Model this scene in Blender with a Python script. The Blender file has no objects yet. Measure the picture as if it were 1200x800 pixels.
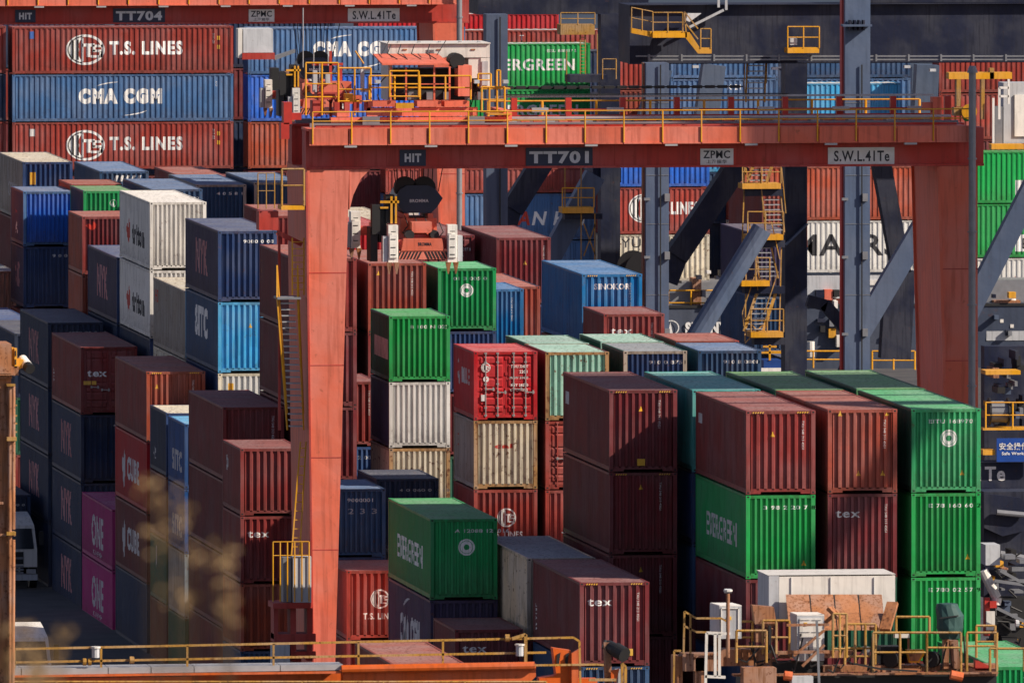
import bpy, bmesh, math, random
from mathutils import Vector, Matrix
random.seed(7)
SC = bpy.context.scene
COL = SC.collection
# ------------------------------------------------------------------ camera
CAMH, FPX, YAW, PITCH = 46.0, 18000.0, math.radians(7.5545), math.radians(3.0117)
cam = bpy.data.objects.new('camera', bpy.data.cameras.new('camera'))
COL.objects.link(cam); SC.camera = cam
cam.location = (0, 0, CAMH)
cam.rotation_euler = (math.pi / 2 - PITCH, 0, -YAW)
cam.data.sensor_width = 36; cam.data.lens = FPX / 1200 * 36
cam.data.clip_start = 1; cam.data.clip_end = 20000
cam.data.dof.use_dof = True
cam.data.dof.focus_distance = 585
cam.data.dof.aperture_fstop = (cam.data.lens / 1000) / 0.060
# ------------------------------------------------------------------ light
SUN = Vector((0.77, -0.41, 0.60)).normalized()      # direction towards the sun
W = bpy.data.worlds.new('World'); SC.world = W; W.use_nodes = True
wn = W.node_tree.nodes; wl = W.node_tree.links
sky = wn.new('ShaderNodeTexSky'); sky.sky_type = 'NISHITA'; sky.sun_disc = False
sky.sun_elevation = math.asin(SUN.z); sky.sun_rotation = math.atan2(SUN.x, SUN.y)
sky.air_density = 1.0; sky.dust_density = 0.6; sky.ozone_density = 3.0
bg = wn.get('Background') or wn.new('ShaderNodeBackground')
bg.inputs['Strength'].default_value = 0.080
tint = wn.new('ShaderNodeMix'); tint.data_type = 'RGBA'; tint.blend_type = 'MULTIPLY'; tint.inputs[0].default_value = 1
tint.inputs[7].default_value = (1.20, .90, .86, 1); wl.new(sky.outputs[0], tint.inputs[6]); wl.new(tint.outputs[2], bg.inputs[0])
sun = bpy.data.objects.new('sun', bpy.data.lights.new('sun', 'SUN')); COL.objects.link(sun)
sun.data.energy = 5.0; sun.data.angle = math.radians(0.5); sun.data.color = (1.0, 0.88, 0.74)
sun.rotation_euler = SUN.to_track_quat('Z', 'Y').to_euler(); sun.location = (0, 0, 300)
SC.view_settings.view_transform = 'Standard'; SC.view_settings.look = 'None'
SC.view_settings.exposure = 0.40; SC.view_settings.gamma = 1.0
SC.render.engine = 'CYCLES'
SC.cycles.max_bounces = 6
# ------------------------------------------------------------------ pixel ray helper (photo is 1200 x 800)
_F = Vector((math.sin(YAW) * math.cos(PITCH), math.cos(YAW) * math.cos(PITCH), -math.sin(PITCH)))
_R = Vector((math.cos(YAW), -math.sin(YAW), 0)); _U = _R.cross(_F)
def at(px, py, D):
    """world point seen at a photo pixel, at distance D along +Y"""
    d = _F + _R * ((px - 600) / FPX) + _U * ((400 - py) / FPX)
    return Vector((0, 0, CAMH)) + d * (D / d.y)
def X(px, D): return at(px, 400, D).x
def Z(py, D, px=600): return at(px, py, D).z
def S(D): return FPX / D          # pixels per metre
# ------------------------------------------------------------------ materials
def lin(h):
    h = h.lstrip('#'); v = [int(h[i:i + 2], 16) / 255 for i in (0, 2, 4)]
    return tuple((c / 12.92 if c <= .04045 else ((c + .055) / 1.055) ** 2.4) for c in v)
MATS = {}
def paint(name, col, rough=.5, wear=.5, rust=.3, metal=0.0, scale=1.0, grime=False):
    """weathered paint: fading in patches, vertical streaks of dirt, specks and runs of rust"""
    if name in MATS: return MATS[name]
    c = lin(col) if isinstance(col, str) else col
    m = bpy.data.materials.new(name); m.use_nodes = True
    t = m.node_tree; N = t.nodes; L = t.links
    b = N['Principled BSDF']; b.inputs['Metallic'].default_value = metal
    tc = N.new('ShaderNodeTexCoord'); oi = N.new('ShaderNodeObjectInfo')
    add = N.new('ShaderNodeVectorMath'); add.operation = 'ADD'
    mul = N.new('ShaderNodeVectorMath'); mul.operation = 'SCALE'; mul.inputs[3].default_value = 1
    sc_ = N.new('ShaderNodeVectorMath'); sc_.operation = 'SCALE'
    cx = N.new('ShaderNodeCombineXYZ')
    L.new(oi.outputs['Random'], cx.inputs[0]); L.new(oi.outputs['Random'], cx.inputs[1])
    L.new(cx.outputs[0], sc_.inputs[0]); sc_.inputs[3].default_value = 57.0
    L.new(tc.outputs['Object'], add.inputs[0]); L.new(sc_.outputs[0], add.inputs[1])
    n1 = N.new('ShaderNodeTexNoise'); n1.inputs['Scale'].default_value = .55 * scale; n1.inputs['Detail'].default_value = 5
    L.new(add.outputs[0], n1.inputs['Vector'])
    mp = N.new('ShaderNodeMapping'); mp.inputs['Scale'].default_value = (5, 5, .35); L.new(add.outputs[0], mp.inputs[0])
    n2 = N.new('ShaderNodeTexNoise'); n2.inputs['Scale'].default_value = 1.6 * scale; n2.inputs['Detail'].default_value = 4
    L.new(mp.outputs[0], n2.inputs['Vector'])
    n3 = N.new('ShaderNodeTexNoise'); n3.inputs['Scale'].default_value = 4.2 * scale; n3.inputs['Detail'].default_value = 6
    n3.inputs['Roughness'].default_value = .7
    L.new(add.outputs[0], n3.inputs['Vector'])
    def ramp(src, a, z_):
        r = N.new('ShaderNodeMapRange'); r.inputs[1].default_value = a; r.inputs[2].default_value = z_
        L.new(src, r.inputs[0]); return r.outputs[0]
    def mix(fac, A, B, k=1.0):
        x = N.new('ShaderNodeMix'); x.data_type = 'RGBA'
        if k != 1.0:
            q = N.new('ShaderNodeMath'); q.operation = 'MULTIPLY'; q.inputs[1].default_value = k; L.new(fac, q.inputs[0]); fac = q.outputs[0]
        L.new(fac, x.inputs[0])
        for i, v in ((6, A), (7, B)):
            if isinstance(v, tuple): x.inputs[i].default_value = (*v[:3], 1)
            else: L.new(v, x.inputs[i])
        return x.outputs[2]
    lum = sum(c) / 3
    fade = tuple(min(1, v * .72 + lum * .28 + .035) for v in c)
    dark = tuple(v * .55 + .004 for v in c)
    c1 = mix(ramp(n1.outputs[0], .42, .60), c, fade, min(1, 1.15 * wear))
    c2 = mix(ramp(n2.outputs[0], .50, .66), c1, dark, min(1, 1.15 * wear))
    c3 = mix(ramp(n3.outputs[0], .645 - .10 * rust, .71 - .10 * rust), c2, (.13, .045, .018), min(1, rust * 1.6))
    # grime and rust creeping up from the lower edge, patches of newer paint
    sp_ = N.new('ShaderNodeSeparateXYZ'); L.new(tc.outputs['Object'], sp_.inputs[0])
    g1 = N.new('ShaderNodeMapRange'); g1.inputs[1].default_value = .1; g1.inputs[2].default_value = .95; g1.inputs[3].default_value = 1; g1.inputs[4].default_value = 0
    L.new(sp_.outputs[2], g1.inputs[0])
    g2 = N.new('ShaderNodeMath'); g2.operation = 'MULTIPLY'; L.new(g1.outputs[0], g2.inputs[0]); L.new(ramp(n3.outputs[0], .36, .62), g2.inputs[1])
    if wear < 2 and grime: c3 = mix(g2.outputs[0], c3, tuple(v * .35 + q * .25 for v, q in zip(c, (.12, .06, .035))), .75)
    vo = N.new('ShaderNodeTexVoronoi'); vo.inputs['Scale'].default_value = .9 * scale; L.new(add.outputs[0], vo.inputs['Vector'])
    pv = N.new('ShaderNodeSeparateColor'); L.new(vo.outputs['Color'], pv.inputs[0])
    c3 = mix(ramp(pv.outputs[0], .88, .90), c3, tuple(min(1, v * 1.25 + .01) for v in c), .45 * wear)
    # per-object lightness
    hs = N.new('ShaderNodeHueSaturation'); L.new(c3, hs.inputs['Color'])
    mr = N.new('ShaderNodeMapRange'); mr.inputs[3].default_value = .86; mr.inputs[4].default_value = 1.12
    L.new(oi.outputs['Random'], mr.inputs[0]); L.new(mr.outputs[0], hs.inputs['Value'])
    L.new(hs.outputs[0], b.inputs['Base Color'])
    rr = N.new('ShaderNodeMapRange'); rr.inputs[3].default_value = rough - .08; rr.inputs[4].default_value = rough + .22
    L.new(n1.outputs[0], rr.inputs[0]); L.new(rr.outputs[0], b.inputs['Roughness'])
    b.inputs['Specular IOR Level'].default_value = .35
    bp = N.new('ShaderNodeBump'); bp.inputs['Strength'].default_value = .55; bp.inputs['Distance'].default_value = .05
    n4 = N.new('ShaderNodeTexNoise'); n4.inputs['Scale'].default_value = 1.3; n4.inputs['Detail'].default_value = 3
    L.new(add.outputs[0], n4.inputs['Vector']); L.new(n4.outputs[0], bp.inputs['Height']); L.new(bp.outputs[0], b.inputs['Normal'])
    MATS[name] = m; return m
def plain(name, col, rough=.5, metal=0.0, alpha=None):
    if name in MATS: return MATS[name]
    c = lin(col) if isinstance(col, str) else col
    m = bpy.data.materials.new(name); m.use_nodes = True
    t = m.node_tree; b = t.nodes['Principled BSDF']
    n = t.nodes.new('ShaderNodeTexNoise'); n.inputs['Scale'].default_value = 3; n.inputs['Detail'].default_value = 5
    tc = t.nodes.new('ShaderNodeTexCoord'); t.links.new(tc.outputs['Object'], n.inputs['Vector'])
    x = t.nodes.new('ShaderNodeMix'); x.data_type = 'RGBA'
    t.links.new(n.outputs[0], x.inputs[0])
    x.inputs[6].default_value = (*[v * .7 for v in c], 1); x.inputs[7].default_value = (*[min(1, v * 1.25) for v in c], 1)
    t.links.new(x.outputs[2], b.inputs['Base Color'])
    b.inputs['Roughness'].default_value = rough; b.inputs['Metallic'].default_value = metal
    MATS[name] = m; return m
M_DARK = plain('dark_recess', (.012, .012, .014), .8)
M_WHITE = paint('white_lettering', (.80, .79, .76), .5, .45, .40, scale=3)
# container paints
PAL = dict(maroon='#74282c', maroon2='#87322f', coral='#9a4433', brick='#a64c33', red='#b8121e', tsred='#96392f',
           green='#16924f', green2='#1a9c4b', lime='#36a96a', dkgreen='#145c44', mint='#93bfae', teal='#3f9e98', dull='#5d9a5e',
           navy='#1d2f4e', navy2='#26406e', blue='#174a86', sky='#3f9fd0', bright='#2565c8', sino='#036aa6', steel='#456c9a',
           white='#dcd8cf', cream='#cfc5ad', silver='#d3d2cc', greybeige='#a3978a', magenta='#b01f74', purple='#3d3252', grey='#7c868f',
           tan='#b5733c', rusty='#a8804f', warm='#dcc3a0', kblue='#284a70')
WEAR = dict(white=(.5, .35), cream=(.7, .7), rusty=(.9, .9), warm=(.9, .5), silver=(.4, .25), greybeige=(.8, .4), mint=(.8, .6), teal=(.6, .3), red=(.35, .15), magenta=(.3, .1),
            green=(.4, .2), green2=(.3, .15))
def prm(c):
    w = WEAR.get(c, (.6, .35)); a = lin(PAL[c]); k = .20
    return paint('roof_' + c, tuple(v * (1 - k) + g_ * k for v, g_ in zip(a, (.42, .38, .33))), .6, .8, w[1] + .1)
def pm(c):
    w = WEAR.get(c, (.6, .35)); return paint('paint_' + c, PAL[c], .5, w[0], w[1], grime=True)
# ------------------------------------------------------------------ mesh builder
class MB:
    def __init__(s): s.v = []; s.f = []; s.m = []
    def quad(s, a, b, c, d, m=0):
        n = len(s.v); s.v += [tuple(a), tuple(b), tuple(c), tuple(d)]; s.f.append((n, n + 1, n + 2, n + 3)); s.m.append(m)
    def box(s, x0, y0, z0, x1, y1, z1, m=0):
        n = len(s.v)
        s.v += [(x0, y0, z0), (x1, y0, z0), (x1, y1, z0), (x0, y1, z0), (x0, y0, z1), (x1, y0, z1), (x1, y1, z1), (x0, y1, z1)]
        for f in ((0, 3, 2, 1), (4, 5, 6, 7), (0, 1, 5, 4), (1, 2, 6, 5), (2, 3, 7, 6), (3, 0, 4, 7)):
            s.f.append(tuple(n + i for i in f)); s.m.append(m)
    def hexa(s, bot, top, m=0):
        n = len(s.v); s.v += [tuple(p) for p in bot] + [tuple(p) for p in top]
        for f in ((0, 3, 2, 1), (4, 5, 6, 7), (0, 1, 5, 4), (1, 2, 6, 5), (2, 3, 7, 6), (3, 0, 4, 7)):
            s.f.append(tuple(n + i for i in f)); s.m.append(m)
    def prism(s, pts, y0, y1, m=0):
        """polygon pts in (x,z), extruded y0..y1"""
        k = len(pts); n = len(s.v)
        s.v += [(x, y0, z) for x, z in pts] + [(x, y1, z) for x, z in pts]
        s.f.append(tuple(n + i for i in range(k))); s.m.append(m)
        s.f.append(tuple(n + k + i for i in reversed(range(k)))); s.m.append(m)
        for i in range(k):
            j = (i + 1) % k; s.f.append((n + i, n + k + i, n + k + j, n + j)); s.m.append(m)
    def bar(s, a, b, w, h=None, m=0, up=(0, 0, 1)):
        """square bar from a to b"""
        a = Vector(a); b = Vector(b); h = h or w; d = (b - a)
        if d.length < 1e-6: return
        d.normalize(); u = Vector(up)
        if abs(d.dot(u)) > .95: u = Vector((0, 1, 0))
        r = d.cross(u).normalized(); u = r.cross(d).normalized(); r *= w / 2; u *= h / 2
        s.hexa([a - r - u, a + r - u, b + r - u, b - r - u], [a - r + u, a + r + u, b + r + u, b - r + u], m)
    def tube(s, a, b, r, m=0, k=8, r2=None):
        a = Vector(a); b = Vector(b); d = (b - a).normalized(); r2 = r if r2 is None else r2
        u = Vector((0, 0, 1)) if abs(d.z) < .95 else Vector((0, 1, 0)); x = d.cross(u).normalized(); y = x.cross(d).normalized()
        n = len(s.v)
        for i in range(k):
            t = 2 * math.pi * i / k; o = x * math.cos(t) + y * math.sin(t)
            s.v.append(tuple(a + o * r)); s.v.append(tuple(b + o * r2))
        for i in range(k):
            j = (i + 1) % k; s.f.append((n + 2 * i, n + 2 * i + 1, n + 2 * j + 1, n + 2 * j)); s.m.append(m)
        s.f.append(tuple(n + 2 * i for i in range(k))); s.m.append(m)
        s.f.append(tuple(n + 2 * i + 1 for i in reversed(range(k)))); s.m.append(m)
    def path(s, pts, r, m=0, k=6):
        for a, b in zip(pts, pts[1:]): s.tube(a, b, r, m, k)
    def mesh(s, name, mats, smooth=False):
        me = bpy.data.meshes.new(name); me.from_pydata(s.v, [], s.f)
        for mt in mats: me.materials.append(mt)
        if len(mats) > 1: me.polygons.foreach_set('material_index', s.m)
        bm = bmesh.new(); bm.from_mesh(me); bmesh.ops.recalc_face_normals(bm, faces=bm.faces); bm.to_mesh(me); bm.free()
        if smooth: me.polygons.foreach_set('use_smooth', [True] * len(me.polygons))
        me.update(); return me
    def build(s, name, mats, parent=None, loc=None, smooth=False):
        if not isinstance(mats, (list, tuple)): mats = [mats]
        return link(name, s.mesh(name, mats, smooth), parent, loc)
def link(name, me, parent=None, loc=None, rz=0):
    o = bpy.data.objects.new(name, me); COL.objects.link(o)
    if parent: o.parent = parent
    if loc is not None: o.location = loc
    if rz: o.rotation_euler = (0, 0, rz)
    return o
def empty(name, loc, label, cat, group=None, rz=0):
    o = bpy.data.objects.new(name, None); COL.objects.link(o); o.location = loc; o.rotation_euler = (0, 0, rz)
    o['label'] = label; o['category'] = cat
    if group: o['group'] = group
    o.empty_display_size = .5
    return o
def tag(o, label, cat, group=None):
    o['label'] = label; o['category'] = cat
    if group: o['group'] = group
    return o
def setmat(o, mat, slot=0):
    o.material_slots[slot].link = 'OBJECT'; o.material_slots[slot].material = mat
# ------------------------------------------------------------------ container geometry (shared meshes)
CW = 2.438; PO = .15
PITCHES = {}
def prof(u, u0, u1, n, d):
    """corrugation depth at u (0 = outermost)"""
    if u <= u0 or u >= u1: return 0.0
    p = (u1 - u0) / n; t = ((u - u0) / p + .5) % 1.0      # start inside a recess
    if t < .24 or t > .76: return d
    if t < .33: return d * (1 - (t - .24) / .09)
    if t > .67: return d * (t - .67) / .09
    return 0.0
def profpts(u0, u1, n):
    p = (u1 - u0) / n; out = [u0]
    for k in range(-1, n + 1):
        for t in (.24, .33, .67, .76):
            u = u0 + (k + t - .5 + 0) * p
            if u0 + 1e-4 < u < u1 - 1e-4: out.append(u)
    out.append(u1); return sorted(out)
ENDN = 9; ED = .072; SD = .042
def wallspec(where, L, n_end=9):
    if where == 'E': return (PO, CW - PO, n_end, ED)
    return (PO, L - PO, max(3, round((L - .3) / .29)), SD)
MCACHE = {}
def cached(key, fn):
    if key not in MCACHE: MCACHE[key] = fn()
    return MCACHE[key]
def wall_mesh(length, H, u0, u1, n, d):
    mb = MB(); pts = profpts(u0, u1, n); z0, z1 = .15, H - .10
    for a, b in zip(pts, pts[1:]):
        ya = prof(a + 1e-5, u0, u1, n, d) if a > u0 else d; yb = prof(b - 1e-5, u0, u1, n, d) if b < u1 else d
        mb.quad((a, .012 + ya, z0), (b, .012 + yb, z0), (b, .012 + yb, z1), (a, .012 + ya, z1))
    return mb.mesh('corrugated_wall', [M_DARK])
def roof_mesh(L):
    mb = MB(); n = max(4, int(L / .55)); y = .06; p = (L - .12) / n
    for k in range(n):
        a = .06 + k * p
        zz = [0, -.022, -.022, 0, 0]; ts = [0, .12, .42, .54, 1]
        for i in range(4):
            mb.quad((.08, a + ts[i] * p, zz[i]), (CW - .08, a + ts[i] * p, zz[i]), (CW - .08, a + ts[i + 1] * p, zz[i + 1]), (.08, a + ts[i + 1] * p, zz[i + 1]))
    return mb.mesh('roof', [M_DARK])
def post_mesh(H):
    mb = MB(); mb.box(.006, .006, .118, .15, .15, H - .118)
    for z0, z1 in ((0, .118), (H - .118, H)):
        mb.box(0, 0, z0, .17, .17, z1)
        mb.box(.045, -.004, z0 + .035, .115, .001, z1 - .03, 1)
        mb.box(-.004, .045, z0 + .035, .001, .115, z1 - .03, 1)
    return mb.mesh('corner_post', [M_DARK, M_DARK])
def sill_mesh():
    mb = MB(); mb.box(.17, .012, .09, CW - .17, .13, .19)
    mb.box(.17, .008, .02, .52, .128, .088); mb.box(CW - .52, .008, .02, CW - .17, .128, .088)
    return mb.mesh('end_sill', [M_DARK])
def header_mesh():
    mb = MB(); mb.box(.17, .010, -.11, CW - .17, .12, -.006); return mb.mesh('end_header', [M_DARK])
def lrail_mesh(L):
    mb = MB(); mb.box(.008, .17, .04, .07, L - .17, .19)
    for k in range(1, int(L / 2.2)): mb.box(.02, k * 2.2, .005, .2, k * 2.2 + .12, .038)
    return mb.mesh('lower_rail', [M_DARK])
def urail_mesh(L):
    mb = MB(); mb.box(.006, .17, -.09, .09, L - .17, -.004); return mb.mesh('upper_rail', [M_DARK])
def door_leaf_mesh(H, w=1.06):
    mb = MB(); z0, z1 = 0, H - .30
    mb.box(0, .03, z0, w, .08, z1)
    edges = [0.02]; hs = [.30, .36, .20, .20, .42, .62, .34]; tot = sum(hs); hh = z1 - .30; z = .12
    for h in hs:
        h2 = h / tot * hh
        bot = [(.10, .03, z), (w - .10, .03, z), (w - .10, .032, z + h2 - .05), (.10, .032, z + h2 - .05)]
        mb.hexa([(.10, .031, z), (w - .10, .031, z), (w - .10, .031, z + h2), (.10, .031, z + h2)],
                [(.12, -.006, z + .03), (w - .12, -.006, z + .03), (w - .12, -.006, z + h2 - .07), (.12, -.006, z + h2 - .07)])
        z += h2 + .02
    for zz in (z1 * .12, z1 * .4, z1 * .66, z1 * .92):
        mb.box(-.02, .0, zz, .07, .03, zz + .12)
    return mb.mesh('door_leaf', [M_DARK])
def rod_mesh(H):
    mb = MB(); h = H - .22
    mb.tube((0, 0, -.06), (0, 0, h), .022, 0, 6)
    for z in (.0, h * .12, h * .5, h * .85, h - .02): mb.box(-.05, -.01, z - .03, .05, .04, z + .03)
    return mb.mesh('lock_rod', [M_DARK])
def handle_mesh():
    mb = MB(); mb.bar((0, -.03, 0), (.34, -.03, -.02), .035); mb.box(-.03, -.04, -.05, .04, .01, .05); mb.box(.26, -.05, -.07, .32, .01, .06)
    return mb.mesh('door_handle', [M_DARK])
# ---- flat print that follows the corrugation
_fc = {}
def text_mesh_raw(s, bold):
    k = (s, bold)
    if k in _fc: return _fc[k]
    cu = bpy.data.curves.new('t', 'FONT'); cu.body = s; cu.size = 1.0; cu.offset = bold; cu.resolution_u = 3; cu.space_character = 1.04 + bold * 2.6
    ob = bpy.data.objects.new('t', cu); me = bpy.data.meshes.new_from_object(ob)
    vs = [tuple(v.co) for v in me.vertices]; fs = [tuple(p.vertices) for p in me.polygons]
    bpy.data.objects.remove(ob); bpy.data.curves.remove(cu); bpy.data.meshes.remove(me)
    xs = [v[0] for v in vs] or [0]; ys = [v[1] for v in vs] or [0]
    x0, y0 = min(xs), min(ys)
    _fc[k] = ([(v[0] - x0, v[1] - y0) for v in vs], fs, max(xs) - x0, max(ys) - y0); return _fc[k]
def ring(cx, cz, ro, ri, n=28, a0=0, a1=360):
    V = []; Fc = []
    for i in range(n + 1):
        t = math.radians(a0 + (a1 - a0) * i / n)
        V += [(cx + ro * math.cos(t), cz + ro * math.sin(t)), (cx + ri * math.cos(t), cz + ri * math.sin(t))]
    for i in range(n): Fc.append((2 * i, 2 * i + 2, 2 * i + 3, 2 * i + 1))
    return V, Fc
def merge(parts):
    V = []; Fc = []
    for v, f in parts:
        n = len(V); V += v; Fc += [tuple(i + n for i in q) for q in f]
    return V, Fc
def arc(cx, cz, rx, rz, a0, a1, w, n=14):
    V = []; Fc = []
    for i in range(n + 1):
        t = math.radians(a0 + (a1 - a0) * i / n); ww = w * (.25 + .75 * math.sin(math.pi * i / n))
        V += [(cx + rx * math.cos(t), cz + rz * math.sin(t)), (cx + (rx - ww) * math.cos(t), cz + (rz - ww) * math.sin(t))]
    for i in range(n): Fc.append((2 * i, 2 * i + 2, 2 * i + 3, 2 * i + 1))
    return V, Fc
def rect(x0, z0, x1, z1): return [(x0, z0), (x1, z0), (x1, z1), (x0, z1)], [(0, 1, 2, 3)]
def poly(pts): return list(pts), [tuple(range(len(pts)))]
def shape2d(s, bold=.0):
    """unit-height flat shape: lettering or an emblem"""
    if s == '@globe':      # round emblem: half disc with meridians and a letter bar
        P = [ring(.5, .5, .5, .42, 30), arc(.5, .5, .46, .46, 100, 260, .30, 12)]
        for x in (.16, .28, .40): P.append(rect(x, .12 + abs(x - .4) * .4, x + .05, .88 - abs(x - .4) * .4))
        P += [rect(.42, .60, .74, .70), rect(.53, .26, .63, .60)]
        P += [rect(.68, .58, .95, .66), rect(.68, .44, .76, .58), rect(.68, .42, .93, .50), rect(.86, .28, .94, .44), rect(.64, .24, .94, .32)]
        v, f = merge(P); return v, f, 1, 1
    if s == '@disc':      # white disc with a star cut in the middle
        P = [ring(.5, .5, .5, .40, 32), ring(.5, .5, .37, .17, 24)]
        v, f = merge(P); return v, f, 1, 1
    if s == '@swoosh1':
        v, f = arc(.9, 0, 1.0, .8, 88, 150, .11); return v, f, 1, 1
    if s == '@swoosh2':
        v, f = arc(.1, .8, 1.0, .8, -88, -25, .11); return v, f, 1, 1
    if s == '@tri':
        v, f = poly([(0, 0), (1, 0), (.62, .7), (.62, 1), (.38, 1), (.38, .7)]); return v, f, 1, 1
    if s == '@box': 
        v, f = rect(0, 0, 1, 1); return v, f, 1, 1
    if s == '@drop':
        v, f = merge([poly([(0, .55), (.25, .2), (.5, 0), (.5, .5), (.25, .75)]), poly([(.5, 0), (.75, .3), (.8, .65), (.55, 1.0), (.5, .5)])]); return v, f, 1, 1
    if s == '@hatch':
        P = []
        for k in range(5):
            a = k * .2; P.append(poly([(a, 0), (a + .1, 0), (a + .18, 1), (a + .08, 1)]))
        v, f = merge(P); return v, f, 1, 1
    if s == '@sail':
        P = [ring(.5, .5, .5, .44, 28), poly([(.35, .15), (.62, .1), (.48, .9)]), poly([(.12, .2), (.3, .15), (.34, .6)])]
        v, f = merge(P); return v, f, 1, 1
    return text_mesh_raw(s, bold)
def mark_mesh(where, s, size, u, z, L, H, width=None, bold=.0, n_end=9, vertical=False, ital=0, flat=False):
    v, f, w, h = shape2d(s, bold)
    k = size / (h if s.startswith('@') else .7)        # size = cap height
    kx = k if width is None else width / max(w, 1e-6)
    bm = bmesh.new()
    bv = []
    for x, y in v:
        uu, zz = x * kx + y * k * ital, y * k
        if vertical: uu, zz = y * k, -x * kx
        bv.append(bm.verts.new((u + uu, 0, z + zz)))
    for q in f:
        try: bm.faces.new([bv[i] for i in q])
        except ValueError: pass
    if not flat:
        spec = wallspec(where, L, n_end)
        lo = min(b.co.x for b in bv); hi = max(b.co.x for b in bv)
        for c in profpts(spec[0], spec[1], spec[2]):
            if lo < c < hi:
                bmesh.ops.bisect_plane(bm, geom=bm.verts[:] + bm.edges[:] + bm.faces[:], plane_co=(c, 0, 0), plane_no=(1, 0, 0), dist=1e-5)
        for q in bm.verts: q.co.y = .012 + prof(q.co.x, *spec) - .006
    else:
        for q in bm.verts: q.co.y = -.012
    if where == 'E': T = lambda c: (c.x - CW / 2, -L / 2 + c.y, c.z)
    else: T = lambda c: (-CW / 2 + c.y, L / 2 - c.x, c.z)
    for q in bm.verts: q.co = T(q.co)
    me = bpy.data.meshes.new('lettering'); bm.to_mesh(me); bm.free(); me.materials.append(M_WHITE); return me
def make_container(loc, L, H, color, label, marks=(), door=False, rz=0, n_end=9, roofc=None, group=None, sidec=None, frame=None, simple=False, name='shipping_container', back=False):
    root = empty(name, loc, label, 'shipping container' if not group else 'shipping container', group, rz)
    m = pm(color); fm = pm(frame) if frame else m; rm = prm(roofc or color); sm = pm(sidec) if sidec else m  # some side walls get a colour with their shade mixed in
    hw = CW / 2; hl = L / 2
    def part(nm, me, l, r=0, mt=None):
        o = link(nm, me, root, l, r); setmat(o, mt or m); return o
    pmh = cached(('post', H), lambda: post_mesh(H))
    for (x, y, r) in ((-hw, -hl, 0), (hw, -hl, math.pi / 2), (hw, hl, math.pi), (-hw, hl, -math.pi / 2)):
        part('corner_post', pmh, (x, y, 0), r, fm)
    for y, r in ((-hl, 0), (hl, math.pi)):
        sx = -hw if r == 0 else hw
        part('end_sill', cached('sill', sill_mesh), (sx, y, 0), r, fm)
        part('end_header', cached('header', header_mesh), (sx, y, H), r, fm)
    for x, r in ((-hw, 0), (hw, math.pi)):
        y = -hl if r == 0 else hl
        part('lower_rail', cached(('lr', L), lambda: lrail_mesh(L)), (x, y, 0), r, sm)
        part('upper_rail', cached(('ur', L), lambda: urail_mesh(L)), (x, y, H), r, sm)
    sS = wallspec('S', L); sE = wallspec('E', L, n_end)
    swm = cached(('sw', L, H), lambda: wall_mesh(L, H, *sS)); ewm = cached(('ew', H, n_end), lambda: wall_mesh(CW, H, *sE))
    part('side_wall', swm, (-hw, hl, 0), -math.pi / 2, sm); part('side_wall', swm, (hw, -hl, 0), math.pi / 2, sm)
    part('end_wall', ewm, (hw, hl, 0), math.pi)
    part('roof', cached(('roof', L), lambda: roof_mesh(L)), (-hw, -hl, H - .012), 0, rm)
    if not door: part('end_wall', ewm, (-hw, -hl, 0))
    else:
        dl = cached(('dl', H), lambda: door_leaf_mesh(H)); rod = cached(('rod', H), lambda: rod_mesh(H)); hd = cached('hd', handle_mesh)
        steel = plain('galvanised_steel', (.42, .41, .40), .45, .5)
        for k, x in enumerate((-hw + .155, .005)):
            d = part('door_leaf', dl, (x, -hl + .03, .18))
            for j, xx in enumerate((.30, .76)):
                r_ = link('lock_rod', rod, d, (xx, -.035, .0)); setmat(r_, steel if door == 1 else pm(color))
                h_ = link('door_handle', hd, d, (xx, -.035, 1.0 - .12 * j), 0); setmat(h_, steel)
    for mk in marks:
        mk = dict(mk); c = mk.pop('c', 'white'); key = ('mk', L, H, tuple(sorted(mk.items())), n_end)
        where = mk.pop('w'); s = mk.pop('s')
        me = cached(key, lambda: mark_mesh(where, s, mk.pop('size'), mk.pop('u'), mk.pop('z'), L, H, n_end=n_end, flat=mk.pop('flat', bool(door) and where == 'E'), **mk))
        nm = 'lettering' if not s.startswith('@') else 'emblem'
        o = link(nm, me, root); setmat(o, MARKM[c])
    return root
MARKM = dict(white=M_WHITE, yellow=paint('yellow_sticker', (.75, .42, .03), .5, .3, .1), red=paint('red_lettering', (.55, .05, .03), .5, .4, .1),
             black=paint('black_lettering', (.03, .03, .035), .5, .3, .05), blue=paint('blue_lettering', (.03, .10, .35), .5, .3, .05),
             dim=paint('worn_lettering', (.60, .58, .57), .6, .8, .3, scale=3), pink=paint('faded_red_lettering', (.50, .22, .22), .6, .6, .2))
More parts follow.
